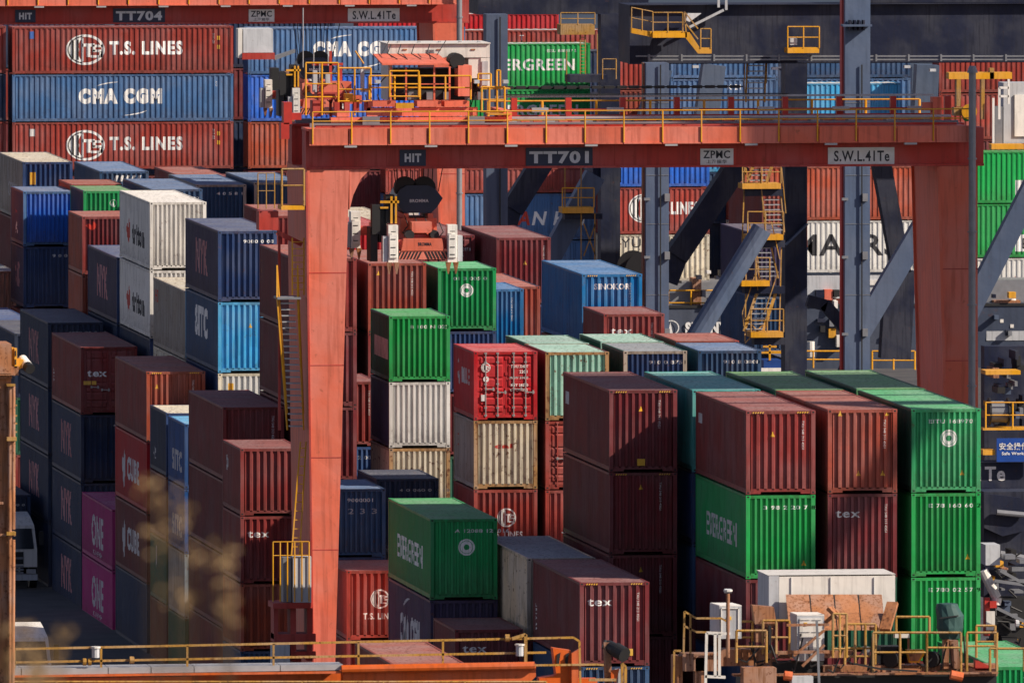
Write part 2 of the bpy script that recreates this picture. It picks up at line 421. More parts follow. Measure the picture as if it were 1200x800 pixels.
# ------------------------------------------------------------------ ground, quay, water, hill
def ground_mat(name, c1, c2, sc, rough):
    m = bpy.data.materials.new(name); m.use_nodes = True; t = m.node_tree; b = t.nodes['Principled BSDF']
    tc = t.nodes.new('ShaderNodeTexCoord')
    n = t.nodes.new('ShaderNodeTexNoise'); n.inputs['Scale'].default_value = sc; n.inputs['Detail'].default_value = 9
    t.links.new(tc.outputs['Object'], n.inputs['Vector'])
    n2 = t.nodes.new('ShaderNodeTexNoise'); n2.inputs['Scale'].default_value = sc * 9; n2.inputs['Detail'].default_value = 6
    t.links.new(tc.outputs['Object'], n2.inputs['Vector'])
    a = t.nodes.new('ShaderNodeMath'); a.operation = 'MULTIPLY_ADD'; a.inputs[1].default_value = .5
    h = t.nodes.new('ShaderNodeMath'); h.operation = 'MULTIPLY'; h.inputs[1].default_value = .5
    t.links.new(n2.outputs[0], h.inputs[0]); t.links.new(n.outputs[0], a.inputs[0]); t.links.new(h.outputs[0], a.inputs[2])
    r = t.nodes.new('ShaderNodeValToRGB'); r.color_ramp.elements[0].position = .35; r.color_ramp.elements[1].position = .65
    r.color_ramp.elements[0].color = (*c1, 1); r.color_ramp.elements[1].color = (*c2, 1)
    t.links.new(a.outputs[0], r.inputs[0]); t.links.new(r.outputs[0], b.inputs['Base Color'])
    b.inputs['Roughness'].default_value = rough
    bp = t.nodes.new('ShaderNodeBump'); bp.inputs['Strength'].default_value = .3; t.links.new(n2.outputs[0], bp.inputs['Height']); t.links.new(bp.outputs[0], b.inputs['Normal'])
    return m
mb = MB(); mb.box(-900, 300, -3, 1500, 836, 0)
g = mb.build('ground', ground_mat('asphalt', (.035, .036, .042), (.085, .083, .082), .08, .85)); g['kind'] = 'structure'
mb = MB(); mb.quad((-9000, -600, -3.2), (9000, -600, -3.2), (9000, 12000, -3.2), (-9000, 12000, -3.2))
wm = ground_mat('sea_water', (.012, .02, .03), (.02, .032, .045), .15, .45); g = mb.build('water', wm); g['kind'] = 'structure'
mb = MB()
NX, NY = 24, 20
def hz(x, y): 
    t = max(0, min(1, (y - 58) / 190)); return 41.2 * (1 - t) ** 1.4 - 3.0 + .5 * math.sin(x * .21 + y * .13) * (1 if y > 5 else 0)
for i in range(NX):
    for j in range(NY):
        x0, x1 = -160 + i * 20, -140 + i * 20; y0, y1 = -60 + j * 16, -44 + j * 16
        mb.quad((x0, y0, hz(x0, y0)), (x1, y0, hz(x1, y0)), (x1, y1, hz(x1, y1)), (x0, y1, hz(x0, y1)))
g = mb.build('hillside', ground_mat('dry_hill_grass', (.05, .055, .02), (.12, .10, .045), .3, .9), smooth=True); g['kind'] = 'structure'
for k, xx in enumerate((X(75, 598), X(75, 598) - 3.6)):
    for j in range(14):
        mb = MB(); mb.box(xx, 520 + j * 14, .002, xx + .18, 520 + j * 14 + (13.9 if k == 0 else 6), .006); g = mb.build('lane_marking', paint('road_paint', '#b9a56a', .7, .9, .2, scale=2)); g['kind'] = 'structure'
# ------------------------------------------------------------------ stacks of containers
HC, SH = 2.896, 2.591
F40, F20 = 12.192, 6.058
ORD = ['top', 'second', 'third', 'fourth', 'fifth', 'sixth', 'seventh', 'eighth', 'ninth']
CNAME = dict(maroon='maroon', maroon2='brownish maroon', coral='rust red', brick='brick red', red='bright red', tsred='brown red', green='green', green2='bright green',
             lime='light green', dkgreen='dark green', mint='pale mint green', teal='teal', dull='dull green', navy='dark navy', navy2='navy blue', blue='deep blue', sky='sky blue',
             bright='vivid blue', sino='strong blue', steel='steel blue', white='white', cream='cream', silver='silver grey', greybeige='beige grey', magenta='magenta',
             purple='dusky purple', grey='grey', tan='tan orange', rusty='rusty', warm='beige', kblue='worn blue')
rng = random.Random(11)
SLOG = []; KEEP = {'under the nearest maroon lettered container': 3, 'under the maroon container with the yellow triangle': 5, 'under the rust red container beside the light green one': 5, 'under the light green container with the round emblem': 5, 'low at the right edge of the yard': 2, 'under the beige grey container with red letters': 3, 'under the large maroon container with the yellow triangle': 5, 'under the teal roof': 5, 'under the dull green roof behind the rust red container': 2, 'under the dull green roof beside the crane leg': 2, 'under the shaded green lettered container': 3, 'under the short maroon lettered container': 2, 'under the rust red roof at the bottom': 2, 'under the bright red door container': 4, 'under the pale mint container right of the red one': 4, 'under the rust stained mint roof': 2, 'under the navy container with grey roof': 2, 'under the mint roof behind the navy container': 2, 'under the worn blue container behind the teal roof': 2, 'under the pale rust red roof': 2, 'under the bright green short container': 4, 'right of the crane leg, left of the silver container': 3, 'under the worn blue container right of the crane leg': 3, 'under the shaded dark navy container': 3, 'under the globe-marked container right of the crane leg': 3, 'under the spreader': 3, 'behind the crane leg at spreader height': 2, 'under the green container beside the spreader': 5, 'under the plain blue short container': 2, 'under the pale red roof left of the strong blue container': 2, 'behind the pale red roof': 3, 'right of the spreader': 2, 'glimpsed left of the spreader': 2, 'with the cream roof left of the spreader': 2, 'behind the crane leg, purple roofed': 2, 'under the strong blue container': 3, 'under the short lettered container by the strong blue one': 2, 'at the far left with the wide shaded roof': 5, 'under the shaded maroon lettered door container': 5, 'magenta pair': 3, 'under the brick red patched container': 5, 'of short containers under the cream roof': 5, 'of short containers under the sky blue roof': 5, 'under the maroon container with one lit corner': 5, 'at the crane foot behind the stairs': 5, 'under the sky blue four-lettered container': 4, 'between the white container and the sky blue four-lettered one': 3, 'under the white pair': 4, 'left of the white pair': 3, 'under the dark maroon container with orange rust': 3, 'under the vivid blue short container': 4, 'under the green short container': 2, 'under the pale red roof behind the green container': 4, 'under the cream roofed container near the left edge': 4, 'under the blue grey roof behind the white pair': 2, 'under the worn blue container behind the pale-lettered navy one': 2, 'just left of the crane leg, far back': 2, 'in front of the lower globe-marked container': 2, 'under the faded red roof below the globe-marked container': 2, 'left of the crane platform with the salmon roof': 2, 'behind the crane stairs': 4, 'at the left edge above the orange lamp': 4, 'cut by the left edge, blue roofed': 2, 'cut by the left edge, grey': 2, 'of long globe-marked containers aboard ship': 5, 'cut by the left edge aboard ship': 4, 'of long containers left of the trolley': 5, 'of long green block-lettered containers': 3, 'below the TT701 plate aboard ship': 4, 'behind the long green lettered container': 2, 'furthest back under the dark crane beam': 2, 'between the dark crane columns': 3, 'right of the TT701 plate aboard ship': 4, 'glimpsed under the dark beam': 6, 'behind the girder rails': 2, 'near the right crane leg': 3, 'at the right under the dark beam': 6, 'above and below the black-lettered container': 3, 'right of the crane leg aboard ship': 4, 'under the yellow stair on the quay': 4, 'behind the dusky purple container on the quay': 2, 'behind the globe-marked stack, left': 4, 'behind the globe-marked stack, right': 4, 'behind the slant-lettered stack': 3, 'behind the black-lettered stack, left': 3, 'behind the black-lettered stack, right': 2, 'far back between the crane columns': 2}
BOXES = []      # (x0, x1, y0, y1, name) footprint for overlap checks
def solve(rest):
    """heights of the hidden containers below, and the twist-lock gap between them"""
    best = None
    for n in range(0, 9):
        for k in range(n + 1):
            h = k * HC + (n - k) * SH; r = rest - h
            sc = abs(r) if r < 0 else max(0, r - .05 * (n + 1)) + r * .05
            if best is None or sc < best[0]: best = (sc, n, k, r)
    return best
def stack(px, py, D, L, items, where, Xw=None, base=0.0, rot=False, fill=None, group=None, maxfill=9, fl=None):
    """items from the top down: (colour, H, label, marks, options)"""
    if rot:
        x0 = X(px, D); zt = Z(py, D, px); cx, cy = x0 + L / 2, D + CW / 2; fp = (x0, x0 + L, D, D + CW)
    else:
        x0 = Xw if Xw is not None else X(px, D); zt = Z(py, D, px if px else 700); cx, cy = x0 + CW / 2, D + L / 2; fp = (x0, x0 + CW, D, D + L)
    BOXES.append((*fp, where))
    z = zt; vis = []
    for it in items: vis.append(it[1])
    hsum = sum(vis); gap = .03 * (len(vis) - 1)
    rest = zt - base - hsum - gap
    sc, n, k, r = solve(rest)
    n = max(0, n); hs = [HC] * k + [SH] * (n - k); rng.shuffle(hs)
    g = .03 if n == 0 else max(.0, r / n)
    seq = []
    for i, it in enumerate(items): seq.append(it)
    for i in range(n):
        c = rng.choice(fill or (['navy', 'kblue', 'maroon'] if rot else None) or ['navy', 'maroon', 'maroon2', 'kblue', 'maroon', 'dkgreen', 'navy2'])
        seq.append((c, hs[i], None, [], {}))
    names = []; SLOG.append((where, names))
    for i, it in enumerate(seq):
        c, H, label, marks = it[:4]; opt = it[4] if len(it) > 4 else {}
        z -= H
        if i >= KEEP.get(where, 9): break
        if label is None: label = '%s container, %s down %s' % (CNAME[c], ORD[min(i, 8)], where)
        _c = make_container((cx, cy, z), L, H, c, label, marks, rz=math.pi / 2 if rot else 0, n_end=opt.get('n', 9 if L > 7 else 11), door=opt.get('door', False),
                       roofc=opt.get('roof'), sidec=opt.get('side'), frame=opt.get('frame'), group=group, back=rot)
        names.append(_c.name)
        z -= .03 if i < len(items) - 1 else g
def num(H, s='314150 2', x=1.0, size=.13, c='white'): return dict(w='E', s=s, size=size, u=x, z=H - .50, bold=.02, width=len(s) * .14, c=c)
def code(H, x=2.0, s='TXU 548 213 45G1', c='white'): return dict(w='E', s=s, size=.085, u=x, z=H - .35, vertical=True, width=1.6 if 0 else None, c=c)
def tex(H): return dict(w='E', s='tex', size=.29, u=.28, z=H - .82, bold=.015, width=.86)
def ever_side(H, c='dim'): return dict(w='S', s='EVERGREEN', size=.80, u=2.6, z=H - 1.95, width=7.2, bold=.02, c=c)
def disc(H): return dict(w='E', s='@disc', size=.60, u=1.02, z=H - 1.32)
def tri(H, x=.85, z=.9): return dict(w='E', s='@tri', size=.17, u=x, z=H - z, c='yellow')
def nyk(H): return dict(w='S', s='NYK', size=1.35, u=3.9, z=H - 2.05, width=4.3, bold=.03, c='pink')
def ts_end(H): return [dict(w='E', s='@globe', size=.72, u=.9, z=H - 1.42), dict(w='E', s='T.S. LINES', size=.22, u=.62, z=H - 1.82, width=1.25, bold=.03)]
def haz(H): return [dict(w='E', s='@hatch', size=.05, u=.22, z=H - .085, width=.42, flat=True, c='yellow'), dict(w='E', s='@hatch', size=.05, u=1.78, z=H - .085, width=.42, flat=True, c='yellow')]
def side_small(H, c='dim'): return dict(w='S', s='541 327 8', size=.12, u=.5, z=H - .6, vertical=True, c=c)
# --- right-hand block, nearest bays
stack(679.4, 682.3, 525.5, F40, [
    ('maroon', HC, 'maroon three-lettered container with a yellow plate low on its lit end, nearest the railing', [tex(HC), code(HC), *haz(HC), dict(w='E', s='@box', size=.24, u=1.5, z=.35, c='yellow', width=.36, flat=True), dict(w='S', s='4510 22', size=.2, u=.6, z=HC - 1.5, vertical=True)], {'n': 8}),
    ('kblue', HC, 'blue container with yellow hatched corners right under the nearest maroon lettered container', haz(HC))], 'under the nearest maroon lettered container')
stack(874.3, 481.5, 525.5, F40, [
    ('maroon2', HC, 'maroon container with a yellow triangle on its end, on top of a green block-lettered one', [tri(HC), code(HC, 1.95), *haz(HC), dict(w='S', s='@box', size=.35, u=.6, z=HC - 1.05, width=.9, c='dim')], {'n': 8}),
    ('green2', HC, 'bright ended green block-lettered container under the maroon one with the yellow triangle', [num(HC, '3 98 2 20 7 8', .62), ever_side(HC), tri(HC, 1.95, 2.45)], {'n': 11, 'side': 'green'}),
    ('maroon', HC, 'maroon container under the green block-lettered one, beside the white winch house', [code(HC, 1.9)])], 'under the maroon container with the yellow triangle')
stack(970.2, 480, 525.5, F40, [
    ('coral', HC, 'rust red container with brick red roof between the maroon and the light green ones', [code(HC, 1.95), tri(HC, .35, .22), tri(HC, 2.0, .22), tri(HC, 1.0, 2.3), tri(HC, 1.85, 2.3)], {'n': 8}),
    ('maroon', HC, 'maroon container with three white letters, crossed by a slanting shadow, under the rust red one', [tex(HC), code(HC, 2.0)], {'n': 9})], 'under the rust red container beside the light green one')
stack(1068.3, 479.3, 525.5, F40, [
    ('lime', HC, 'light green container with white round emblem, topmost at the right end of the front row', [num(HC, 'EITU 168970', .62), disc(HC), tri(HC, 1.7, 2.3)], {'n': 11, 'side': 'dkgreen'}),
    ('green2', HC, 'saturated green container just under the light green one with the round emblem', [num(HC, 'E 78 160 60 2', .62), tri(HC, 1.9, 2.3)], {'n': 11}),
    ('green2', HC, 'saturated green container behind the covered winch drum, third down in the right end stack', [num(HC, 'E 780 02 57 9', .62)], {'n': 11})], 'under the light green container with the round emblem')
stack(1166, 781, 512, F40, [('green', HC, 'green container with a striped sunlit roof low at the right edge of the yard', [num(HC, '780 16')], {'n': 11, 'roof': 'lime'})], 'low at the right edge of the yard')
stack(617.8, 653.9, 538.3, F40, [
    ('greybeige', HC, 'beige grey container with red letters on its side, behind the nearest maroon lettered container', [dict(w='S', s='ACL', size=.75, u=.9, z=HC - 1.45, width=1.9, bold=.04, c='red')], {'roof': 'grey', 'side': 'warm'}),
    ('maroon', HC, 'maroon container supporting the beige grey one with red letters', [side_small(HC)])], 'under the beige grey container with red letters')
stack(714, 457.3, 538.3, F40, [
    ('maroon', HC, 'large maroon container with yellow triangle and slanting shadow, left of the teal roof', [tri(HC, 1.05, .75), code(HC, 1.75), *haz(HC), dict(w='E', s='@box', size=.24, u=1.0, z=.22, c='yellow', width=.28, flat=True), dict(w='S', s='@box', size=.45, u=.6, z=HC - 1.1, width=.9, c='dim')], {'n': 9}),
    ('maroon', HC, 'maroon container in deep shade directly under the large maroon one with the yellow triangle', [tri(HC, 1.05, .6), code(HC, 1.8), *haz(HC)]),
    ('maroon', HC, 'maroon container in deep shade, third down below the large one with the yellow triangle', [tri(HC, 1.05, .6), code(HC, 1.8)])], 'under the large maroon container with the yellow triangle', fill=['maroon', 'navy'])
stack(811.5, 457, 538.3, F40, [('teal', HC, 'teal container with banded sunlit roof behind the maroon one with the yellow triangle', [], {'side': 'teal'})], 'under the teal roof')
stack(909, 457, 538.3, F40, [('dull', HC, 'green container with half shaded dull green roof behind the rust red one', [], {'side': 'dkgreen'})], 'under the dull green roof behind the rust red container')
stack(1004, 455.5, 538.3, F40, [('dull', HC, 'green container with half shaded roof beside the crane leg, behind the light green one', [], {'side': 'dkgreen'})], 'under the dull green roof beside the crane leg')
stack(504, 608, 545.0, F40, [
    ('green', HC, 'dark looking green block-lettered container in shade with white round emblem, low in the middle', [num(HC, 'A 12088 126016', .9, .12), disc(HC), ever_side(HC, 'white')], {'n': 10, 'side': 'green'}),
    ('purple', HC, 'dusky purple container with a white swoosh under the shaded green one', [dict(w='S', s='CMA CGM', size=1.0, u=3.4, z=.75, width=5.6, bold=.06, c='dim'), dict(w='S', s='@swoosh1', size=1.0, u=4.2, z=1.75, width=2.0, c='dim')])], 'under the shaded green lettered container')
stack(533, 737.5, 537.6, F20, [('maroon', SH, 'short maroon container with three white letters at the foot of the purple swoosh-marked one', [tex(SH)], {'n': 9})], 'under the short maroon lettered container')
stack(469, 783.7, 492.8, F40, [('coral', HC, 'rust red container showing only its long roof above the yellow railing at the bottom', [], {'n': 9})], 'under the rust red roof at the bottom')
# --- middle bays
stack(555.2, 412.2, 576.7, F20, [
    ('red', SH, 'bright red container with closed doors and white emblems, and a pale side emblem', [dict(w='E', s='@globe', size=.36, u=.28, z=SH - .78), dict(w='E', s='@disc', size=.22, u=.36, z=SH - 1.15),
        dict(w='E', s='TGHU 324897', size=.11, u=1.42, z=SH - .62, width=.66, bold=.02), dict(w='E', s='22G1', size=.11, u=1.75, z=SH - .82, width=.3, bold=.02),
        dict(w='E', s='MGW 30480', size=.09, u=1.38, z=SH - 1.04, width=.7, bold=.02, c='dim'), dict(w='E', s='NET 28270', size=.09, u=1.42, z=SH - 1.32, width=.66, bold=.02), dict(w='E', s='CU CAP 33.2', size=.09, u=1.4, z=SH - 1.5, width=.66, bold=.02),
        dict(w='E', s='@box', size=.24, u=.28, z=.72, width=.14, c='dim'),
        dict(w='S', s='BLUE', size=.55, u=2.4, z=SH - 1.35, width=2.3, bold=.04, c='dim'), dict(w='S', s='@drop', size=.7, u=1.2, z=SH - 1.45, width=.9, c='dim'), dict(w='S', s='A', size=.35, u=1.3, z=SH - .65, c='dim')], {'door': 1, 'n': 9}),
    ('cream', SH, 'cream container with rusty posts and red letters, under the bright red one', [dict(w='E', s='cai', size=.16, u=.80, z=SH - 1.05, width=.70, bold=.05, c='red'), dict(w='S', s='D', size=.5, u=1.1, z=SH - 1.2, c='red')], {'n': 9, 'side': 'greybeige', 'frame': 'rusty'}),
    ('tsred', SH, 'red globe-marked container under the cream one, beside the shaded green roof', ts_end(SH), {'n': 9})], 'under the bright red door container')
stack(639.2, 412.7, 576.7, F20, [
    ('mint', SH, 'pale mint green container with rusty roof edge, right of the bright red one', [], {'n': 9, 'side': 'maroon', 'frame': 'rusty'}),
    ('tsred', SH, 'faded red container with its doors to the front, under the pale mint one', [], {'door': 2, 'n': 9}),
    ('tsred', SH, 'red globe-marked container half hidden behind the large maroon stack', ts_end(SH), {'n': 9})], 'under the pale mint container right of the red one')
stack(616.5, 402.5, 583.0, F20, [('mint', SH, 'pale mint container with rust stained roof directly behind the other mint one', [], {'side': 'dkgreen'})], 'under the rust stained mint roof')
stack(730.7, 411.5, 576.7, F20, [('navy2', SH, 'navy container with grey roof, rusty posts and white number, left of the slanted crane tube', [num(SH, '910 0 8751', .98), ], {'n': 11, 'roof': 'grey', 'side': 'dkgreen', 'frame': 'greybeige'})], 'under the navy container with grey roof')
stack(704, 400.7, 583.0, F20, [('mint', SH, 'pale mint roofed container behind the navy one with grey roof', [], {'side': 'dkgreen'})], 'under the mint roof behind the navy container')
stack(818, 411, 576.7, F20, [('kblue', SH, 'worn blue container with white number between rust red roof and teal roof', [num(SH, '910 8 0808', .98)], {'n': 11, 'roof': 'steel'})], 'under the worn blue container behind the teal roof')
stack(792.5, 399.7, 583.0, F20, [('coral', SH, 'container with pale rust red roof just behind the worn blue one', [])], 'under the pale rust red roof')
stack(456, 370.5, 602.3, F20, [
    ('green2', SH, 'bright green short container block-lettered on its shaded side, above the silver one', [num(SH, '8 100 N 022', .85), dict(w='S', s='@box', size=.8, u=1.2, z=SH - 1.75, width=4.3, c='dim')], {'n': 10, 'side': 'dkgreen'}),
    ('silver', SH, 'silver grey container under the bright green short one', [], {'n': 10, 'side': 'navy2'}),
    ('cream', SH, 'cream container with rusty posts under the silver grey one', [], {'n': 10, 'frame': 'rusty'})], 'under the bright green short container')
stack(374.7, 447.5, 611.2, F20, [
    ('maroon2', SH, 'maroon container right of the crane leg, left of the silver one', [code(SH, 1.95)], {'n': 8}),
    ('blue', SH, 'deep blue container under the maroon one right of the crane leg', [num(SH, '900 2 008', .98)], {'n': 11})], 'right of the crane leg, left of the silver container')
stack(377, 573, 576.7, F20, [
    ('kblue', SH, 'worn blue container between the crane leg and the shaded green lettered one', [num(SH, '9000001', .98), dict(w='E', s='2 3 3', size=.2, u=1.0, z=SH - .95, width=1.1, c='dim')], {'n': 11, 'roof': 'steel'})], 'under the worn blue container right of the crane leg')
stack(441, 561, 590.0, F20, [('navy', SH, 'dark navy container in shade with faint number, behind the shaded green lettered roof', [num(SH, '4 0 060 0 0 12', .9, .1, 'dim')], {'n': 11, 'roof': 'navy'})], 'under the shaded dark navy container')
stack(406, 668.5, 566.6, F20, [('tsred', SH, 'red globe-marked container standing right of the crane leg near the bottom', ts_end(SH) + [side_small(SH)], {'n': 8, 'roof': 'coral'})], 'under the globe-marked container right of the crane leg')
stack(431.3, 308.5, 631, F40, [('coral', HC, 'rust red container with yellow tag right under the spreader', [tri(HC, .35, .5), code(HC, 1.8)], {'n': 9})], 'under the spreader')
stack(349, 304.5, 631, F40, [('maroon2', HC, 'maroon container peeping out right of the crane leg, left of the rust red one', [])], 'behind the crane leg at spreader height')
stack(513.3, 314.5, 631, F20, [
    ('green', SH, 'green container with white round emblem beside the rust red one under the spreader', [num(SH, '01 3 005 0', .65), dict(w='E', s='@disc', size=.56, u=.92, z=SH - 1.2)], {'n': 10, 'side': 'dkgreen', 'roof': 'lime'}),
    ('navy2', SH, 'navy container under the green one with the round emblem, above the bright red one', [], {'n': 11})], 'under the green container beside the spreader')
stack(547, 339, 645, F20, [('sino', SH, 'plain blue short container between the green one and the strong blue one', [code(SH, 1.9)])], 'under the plain blue short container')
stack(568, 336, 660, F40, [('coral', HC, 'container with pale red roof left of the strong blue one', [], {'side': 'navy'})], 'under the pale red roof left of the strong blue container')
stack(581.7, 278.7, 675, F40, [('maroon', HC, 'dark maroon container with a yellow triangle and wide purple roof behind the plain blue one', [tri(HC, 1.2, 1.2), code(HC, 2.1)]), ], 'behind the pale red roof')
stack(493, 276, 680, F40, [('maroon', HC, 'dark maroon door container with faint white markings right of the spreader', [dict(w='E', s='MSU 343297 8', size=.14, u=1.35, z=HC - .7, width=.9), dict(w='E', s='45G1', size=.13, u=1.6, z=HC - .95)], {'door': 2})], 'right of the spreader')
stack(400, 268, 700, F40, [('red', HC, 'red container glimpsed between the crane leg and the spreader', [])], 'glimpsed left of the spreader')
stack(404, 256, 716, F40, [('cream', HC, 'container with a cream roof glimpsed above the red one left of the spreader', [], {'side': 'greybeige'})], 'with the cream roof left of the spreader')
stack(330, 262, 752, F40, [('purple', HC, 'dusky purple roofed container behind the crane leg', [])], 'behind the crane leg, purple roofed')
stack(682, 321.5, 609.0, F40, [('sino', HC, 'strong blue container with one white word standing behind the short maroon lettered one', [dict(w='E', s='SINOKOR', size=.22, u=.5, z=HC - .62, width=1.45, bold=.04), code(HC, 1.9), *haz(HC)], {'n': 8})], 'under the strong blue container')
stack(707.5, 368, 602.5, F20, [('maroon2', SH, 'short maroon container with three white letters in front of the strong blue one', [tex(SH), code(SH, 1.9)], {'n': 9})], 'under the short lettered container by the strong blue one')
# --- left-hand block
stack(56, 378, 667, F40, [
    ('navy', HC, 'dark pale-lettered navy container with a wide shaded roof, leftmost tall stack, topmost', [nyk(HC), side_small(HC), num(HC, '4000 00 9 00', .9, .1, 'dim')]),
    ('navy', HC, 'dark pale-lettered navy container, second down in the leftmost tall stack behind the lamp', [nyk(HC)]),
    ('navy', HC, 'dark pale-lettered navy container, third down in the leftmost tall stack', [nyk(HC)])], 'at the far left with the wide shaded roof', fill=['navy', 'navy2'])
stack(94.5, 406.5, 653.6, F40, [
    ('maroon2', HC, 'shaded maroon three-lettered door container with yellow plate, on dark pale-lettered ones', [dict(w='E', s='tex', size=.30, u=.28, z=HC - 1.28, bold=.03, width=.85), dict(w='E', s='@box', size=.16, u=.12, z=HC - 1.62, width=.55, c='yellow'), dict(w='S', s='4510', size=.2, u=.6, z=HC - 1.5, vertical=True)], {'door': 2}),
    ('navy', HC, 'dark pale-lettered navy container right under the shaded maroon lettered door container', [nyk(HC), num(HC, '4000', 1.4, .1, 'dim')]),
    ('navy', HC, 'dark pale-lettered navy container, two below the shaded maroon lettered door container', [nyk(HC), num(HC, '4000', 1.4, .1, 'dim')]),
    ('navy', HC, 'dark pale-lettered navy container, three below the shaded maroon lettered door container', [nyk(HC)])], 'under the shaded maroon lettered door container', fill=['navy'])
one = lambda H: [dict(w='S', s='ONE', size=1.25, u=3.9, z=H - 2.0, width=4.6, bold=.03, c='dim'), dict(w='S', s='OCEAN NETWORK', size=.2, u=4.3, z=H - 2.35, width=3.6, c='dim')]
stack(131, 597, 640.6, F40, [
    ('magenta', SH, 'magenta container, upper of the two beside the truck lane', one(SH), {}),
    ('magenta', SH, 'magenta container, lower of the two, standing on the asphalt', one(SH), {})], 'magenta pair')
cube = lambda H: [dict(w='S', s='@drop', size=1.9, u=2.6, z=H - 2.4, width=1.5, c='dim'), dict(w='S', s='CUBE', size=.85, u=4.6, z=H - 1.95, width=4.6, bold=.05, c='dim')]
stack(171.5, 435.5, 627, F40, [
    ('brick', HC, 'brick red container with patched side and yellow tag, right of the shaded lettered door container', [tri(HC, .35, .7), *haz(HC), code(HC, 1.9)], {'n': 9, 'side': 'maroon2'}),
    ('red', HC, 'red container with a tall pale emblem, under the brick red patched one', cube(HC), {}),
    ('maroon', HC, 'maroon container with a tall pale emblem, under the red one', cube(HC), {})], 'under the brick red patched container', fill=['navy'])
stack(194.5, 484, 619.9, F20, [
    ('navy2', SH, 'navy short container with cream roof under the brick red one', [dict(w='S', s='42', size=.5, u=1.3, z=.5, c='dim')], {'roof': 'cream', 'side': 'navy'}),
    ('maroon', SH, 'maroon short container under the navy one with cream roof', [side_small(SH)]),
    ('dkgreen', SH, 'dark green short container, third under the cream roof', [dict(w='S', s='J', size=.7, u=2, z=SH - 1.3, c='dim')])], 'of short containers under the cream roof')
stack(216, 497, 613.6, F20, [
    ('blue', SH, 'deep blue short container with sky blue roof beside the maroon one with the lit corner', [side_small(SH), dict(w='S', s='SITC', size=.75, u=1.4, z=.55, width=3.6, bold=.05, c='dim')], {'roof': 'sky', 'side': 'blue'}),
    ('blue', SH, 'deep blue short container with four letters, second under the sky blue roof', [side_small(SH), dict(w='S', s='SITC', size=.75, u=1.4, z=.55, width=3.6, bold=.05, c='dim')]),
    ('grey', SH, 'grey short container, third under the sky blue roof', [side_small(SH)], {'side': 'greybeige'})], 'of short containers under the sky blue roof')
stack(261, 477, 600, F40, [
    ('maroon2', HC, 'maroon container whose end is lit in one corner only, left of the crane stairs', [code(HC, 1.95)], {'n': 9, 'side': 'maroon'}),
    ('maroon', HC, 'maroon container, second down behind the rust coloured twigs', []),
    ('maroon', HC, 'maroon container, third down behind the rust coloured twigs', [])], 'under the maroon container with one lit corner', fill=['maroon', 'navy'])
stack(281.5, 525.5, 588, F20, [
    ('maroon2', SH, 'short maroon container left of the crane stairs with a small emblem on its side', [dict(w='S', s='@disc', size=.6, u=1.1, z=SH - 1.1, c='dim')], {'n': 8}),
    ('maroon2', SH, 'short maroon container with three white letters behind the crane stairs', [tex(SH)], {'n': 8}),
    ('brick', SH, 'short orange brown container under the three-lettered one at the crane foot', [], {'n': 8})], 'at the crane foot behind the stairs')
stack(255.6, 270.9, 626, F40, [
    ('navy2', HC, 'pale-lettered navy container with white end number on top of the sky blue four-lettered one', [nyk(HC), num(HC, '9000 0 08', 1.05), tri(HC, 2.2, 2.5), side_small(HC)], {'side': 'purple', 'frame': 'navy2'}),  # purple side wall: mauve shade tint laid over the navy
    ('sky', HC, 'sky blue four-lettered container with wavy bright end under the pale-lettered navy one', [dict(w='S', s='SITC', size=1.1, u=3.6, z=HC - 1.75, width=4.6, bold=.06, c='white'), tri(HC, 1.25, 1.05), side_small(HC)], {'side': 'kblue', 'frame': 'sky'}),
    ('silver', HC, 'silver container with a yellow tag under the sky blue four-lettered one', [dict(w='E', s='@box', size=.35, u=.42, z=HC - .75, width=.22, c='yellow')], {'side': 'navy2', 'frame': 'cream'})], 'under the sky blue four-lettered container')
stack(216.5, 341, 639.3, F40, [
    ('greybeige', HC, 'beige grey container between the white container and the sky blue four-lettered one', [dict(w='S', s='HD', size=.55, u=.7, z=HC - 1.0, width=1.2, c='red')], {'roof': 'cream'}),
    ('cream', HC, 'cream container under the beige grey one', [], {'side': 'cream'})], 'between the white container and the sky blue four-lettered one')
trit = lambda H: [dict(w='S', s='@drop', size=1.15, u=2.6, z=H - 2.15, width=2.0, c='red'), dict(w='S', s='triton', size=.85, u=5.0, z=H - 2.1, width=4.8, bold=.05, c='black')]
stack(175.7, 237.1, 652.6, F40, [
    ('white', HC, 'white container with bright roof and red and black emblem, upper one of the white pair', trit(HC), {'n': 11, 'side': 'white', 'frame': 'white'}),
    ('white', HC, 'white container with red and black emblem, lower one of the white pair', trit(HC), {'n': 11, 'side': 'white', 'frame': 'white'}),
    ('navy2', HC, 'navy container under the white pair', [], {'side': 'navy'})], 'under the white pair')
stack(137, 302, 665.5, F40, [
    ('navy2', HC, 'pale-lettered navy container with blue lit roof left of the white pair', [nyk(HC), side_small(HC)], {'side': 'purple'}),  # side wall in purple, the navy as tinted by shade
    ('navy', HC, 'dark navy container under the pale-lettered one left of the white pair', [])], 'left of the white pair')
stack(96.5, 254, 678.6, F20, [
    ('maroon', SH, 'dark maroon container with pale red roof and orange rust at its top corner', [dict(w='E', s='@drop', size=.42, u=.15, z=SH - .62, width=.62, c='red')], {'roof': 'coral', 'side': 'brick', 'frame': 'maroon2'}),
    ('brick', SH, 'brick red container under the dark maroon one with orange rust', [])], 'under the dark maroon container with orange rust')
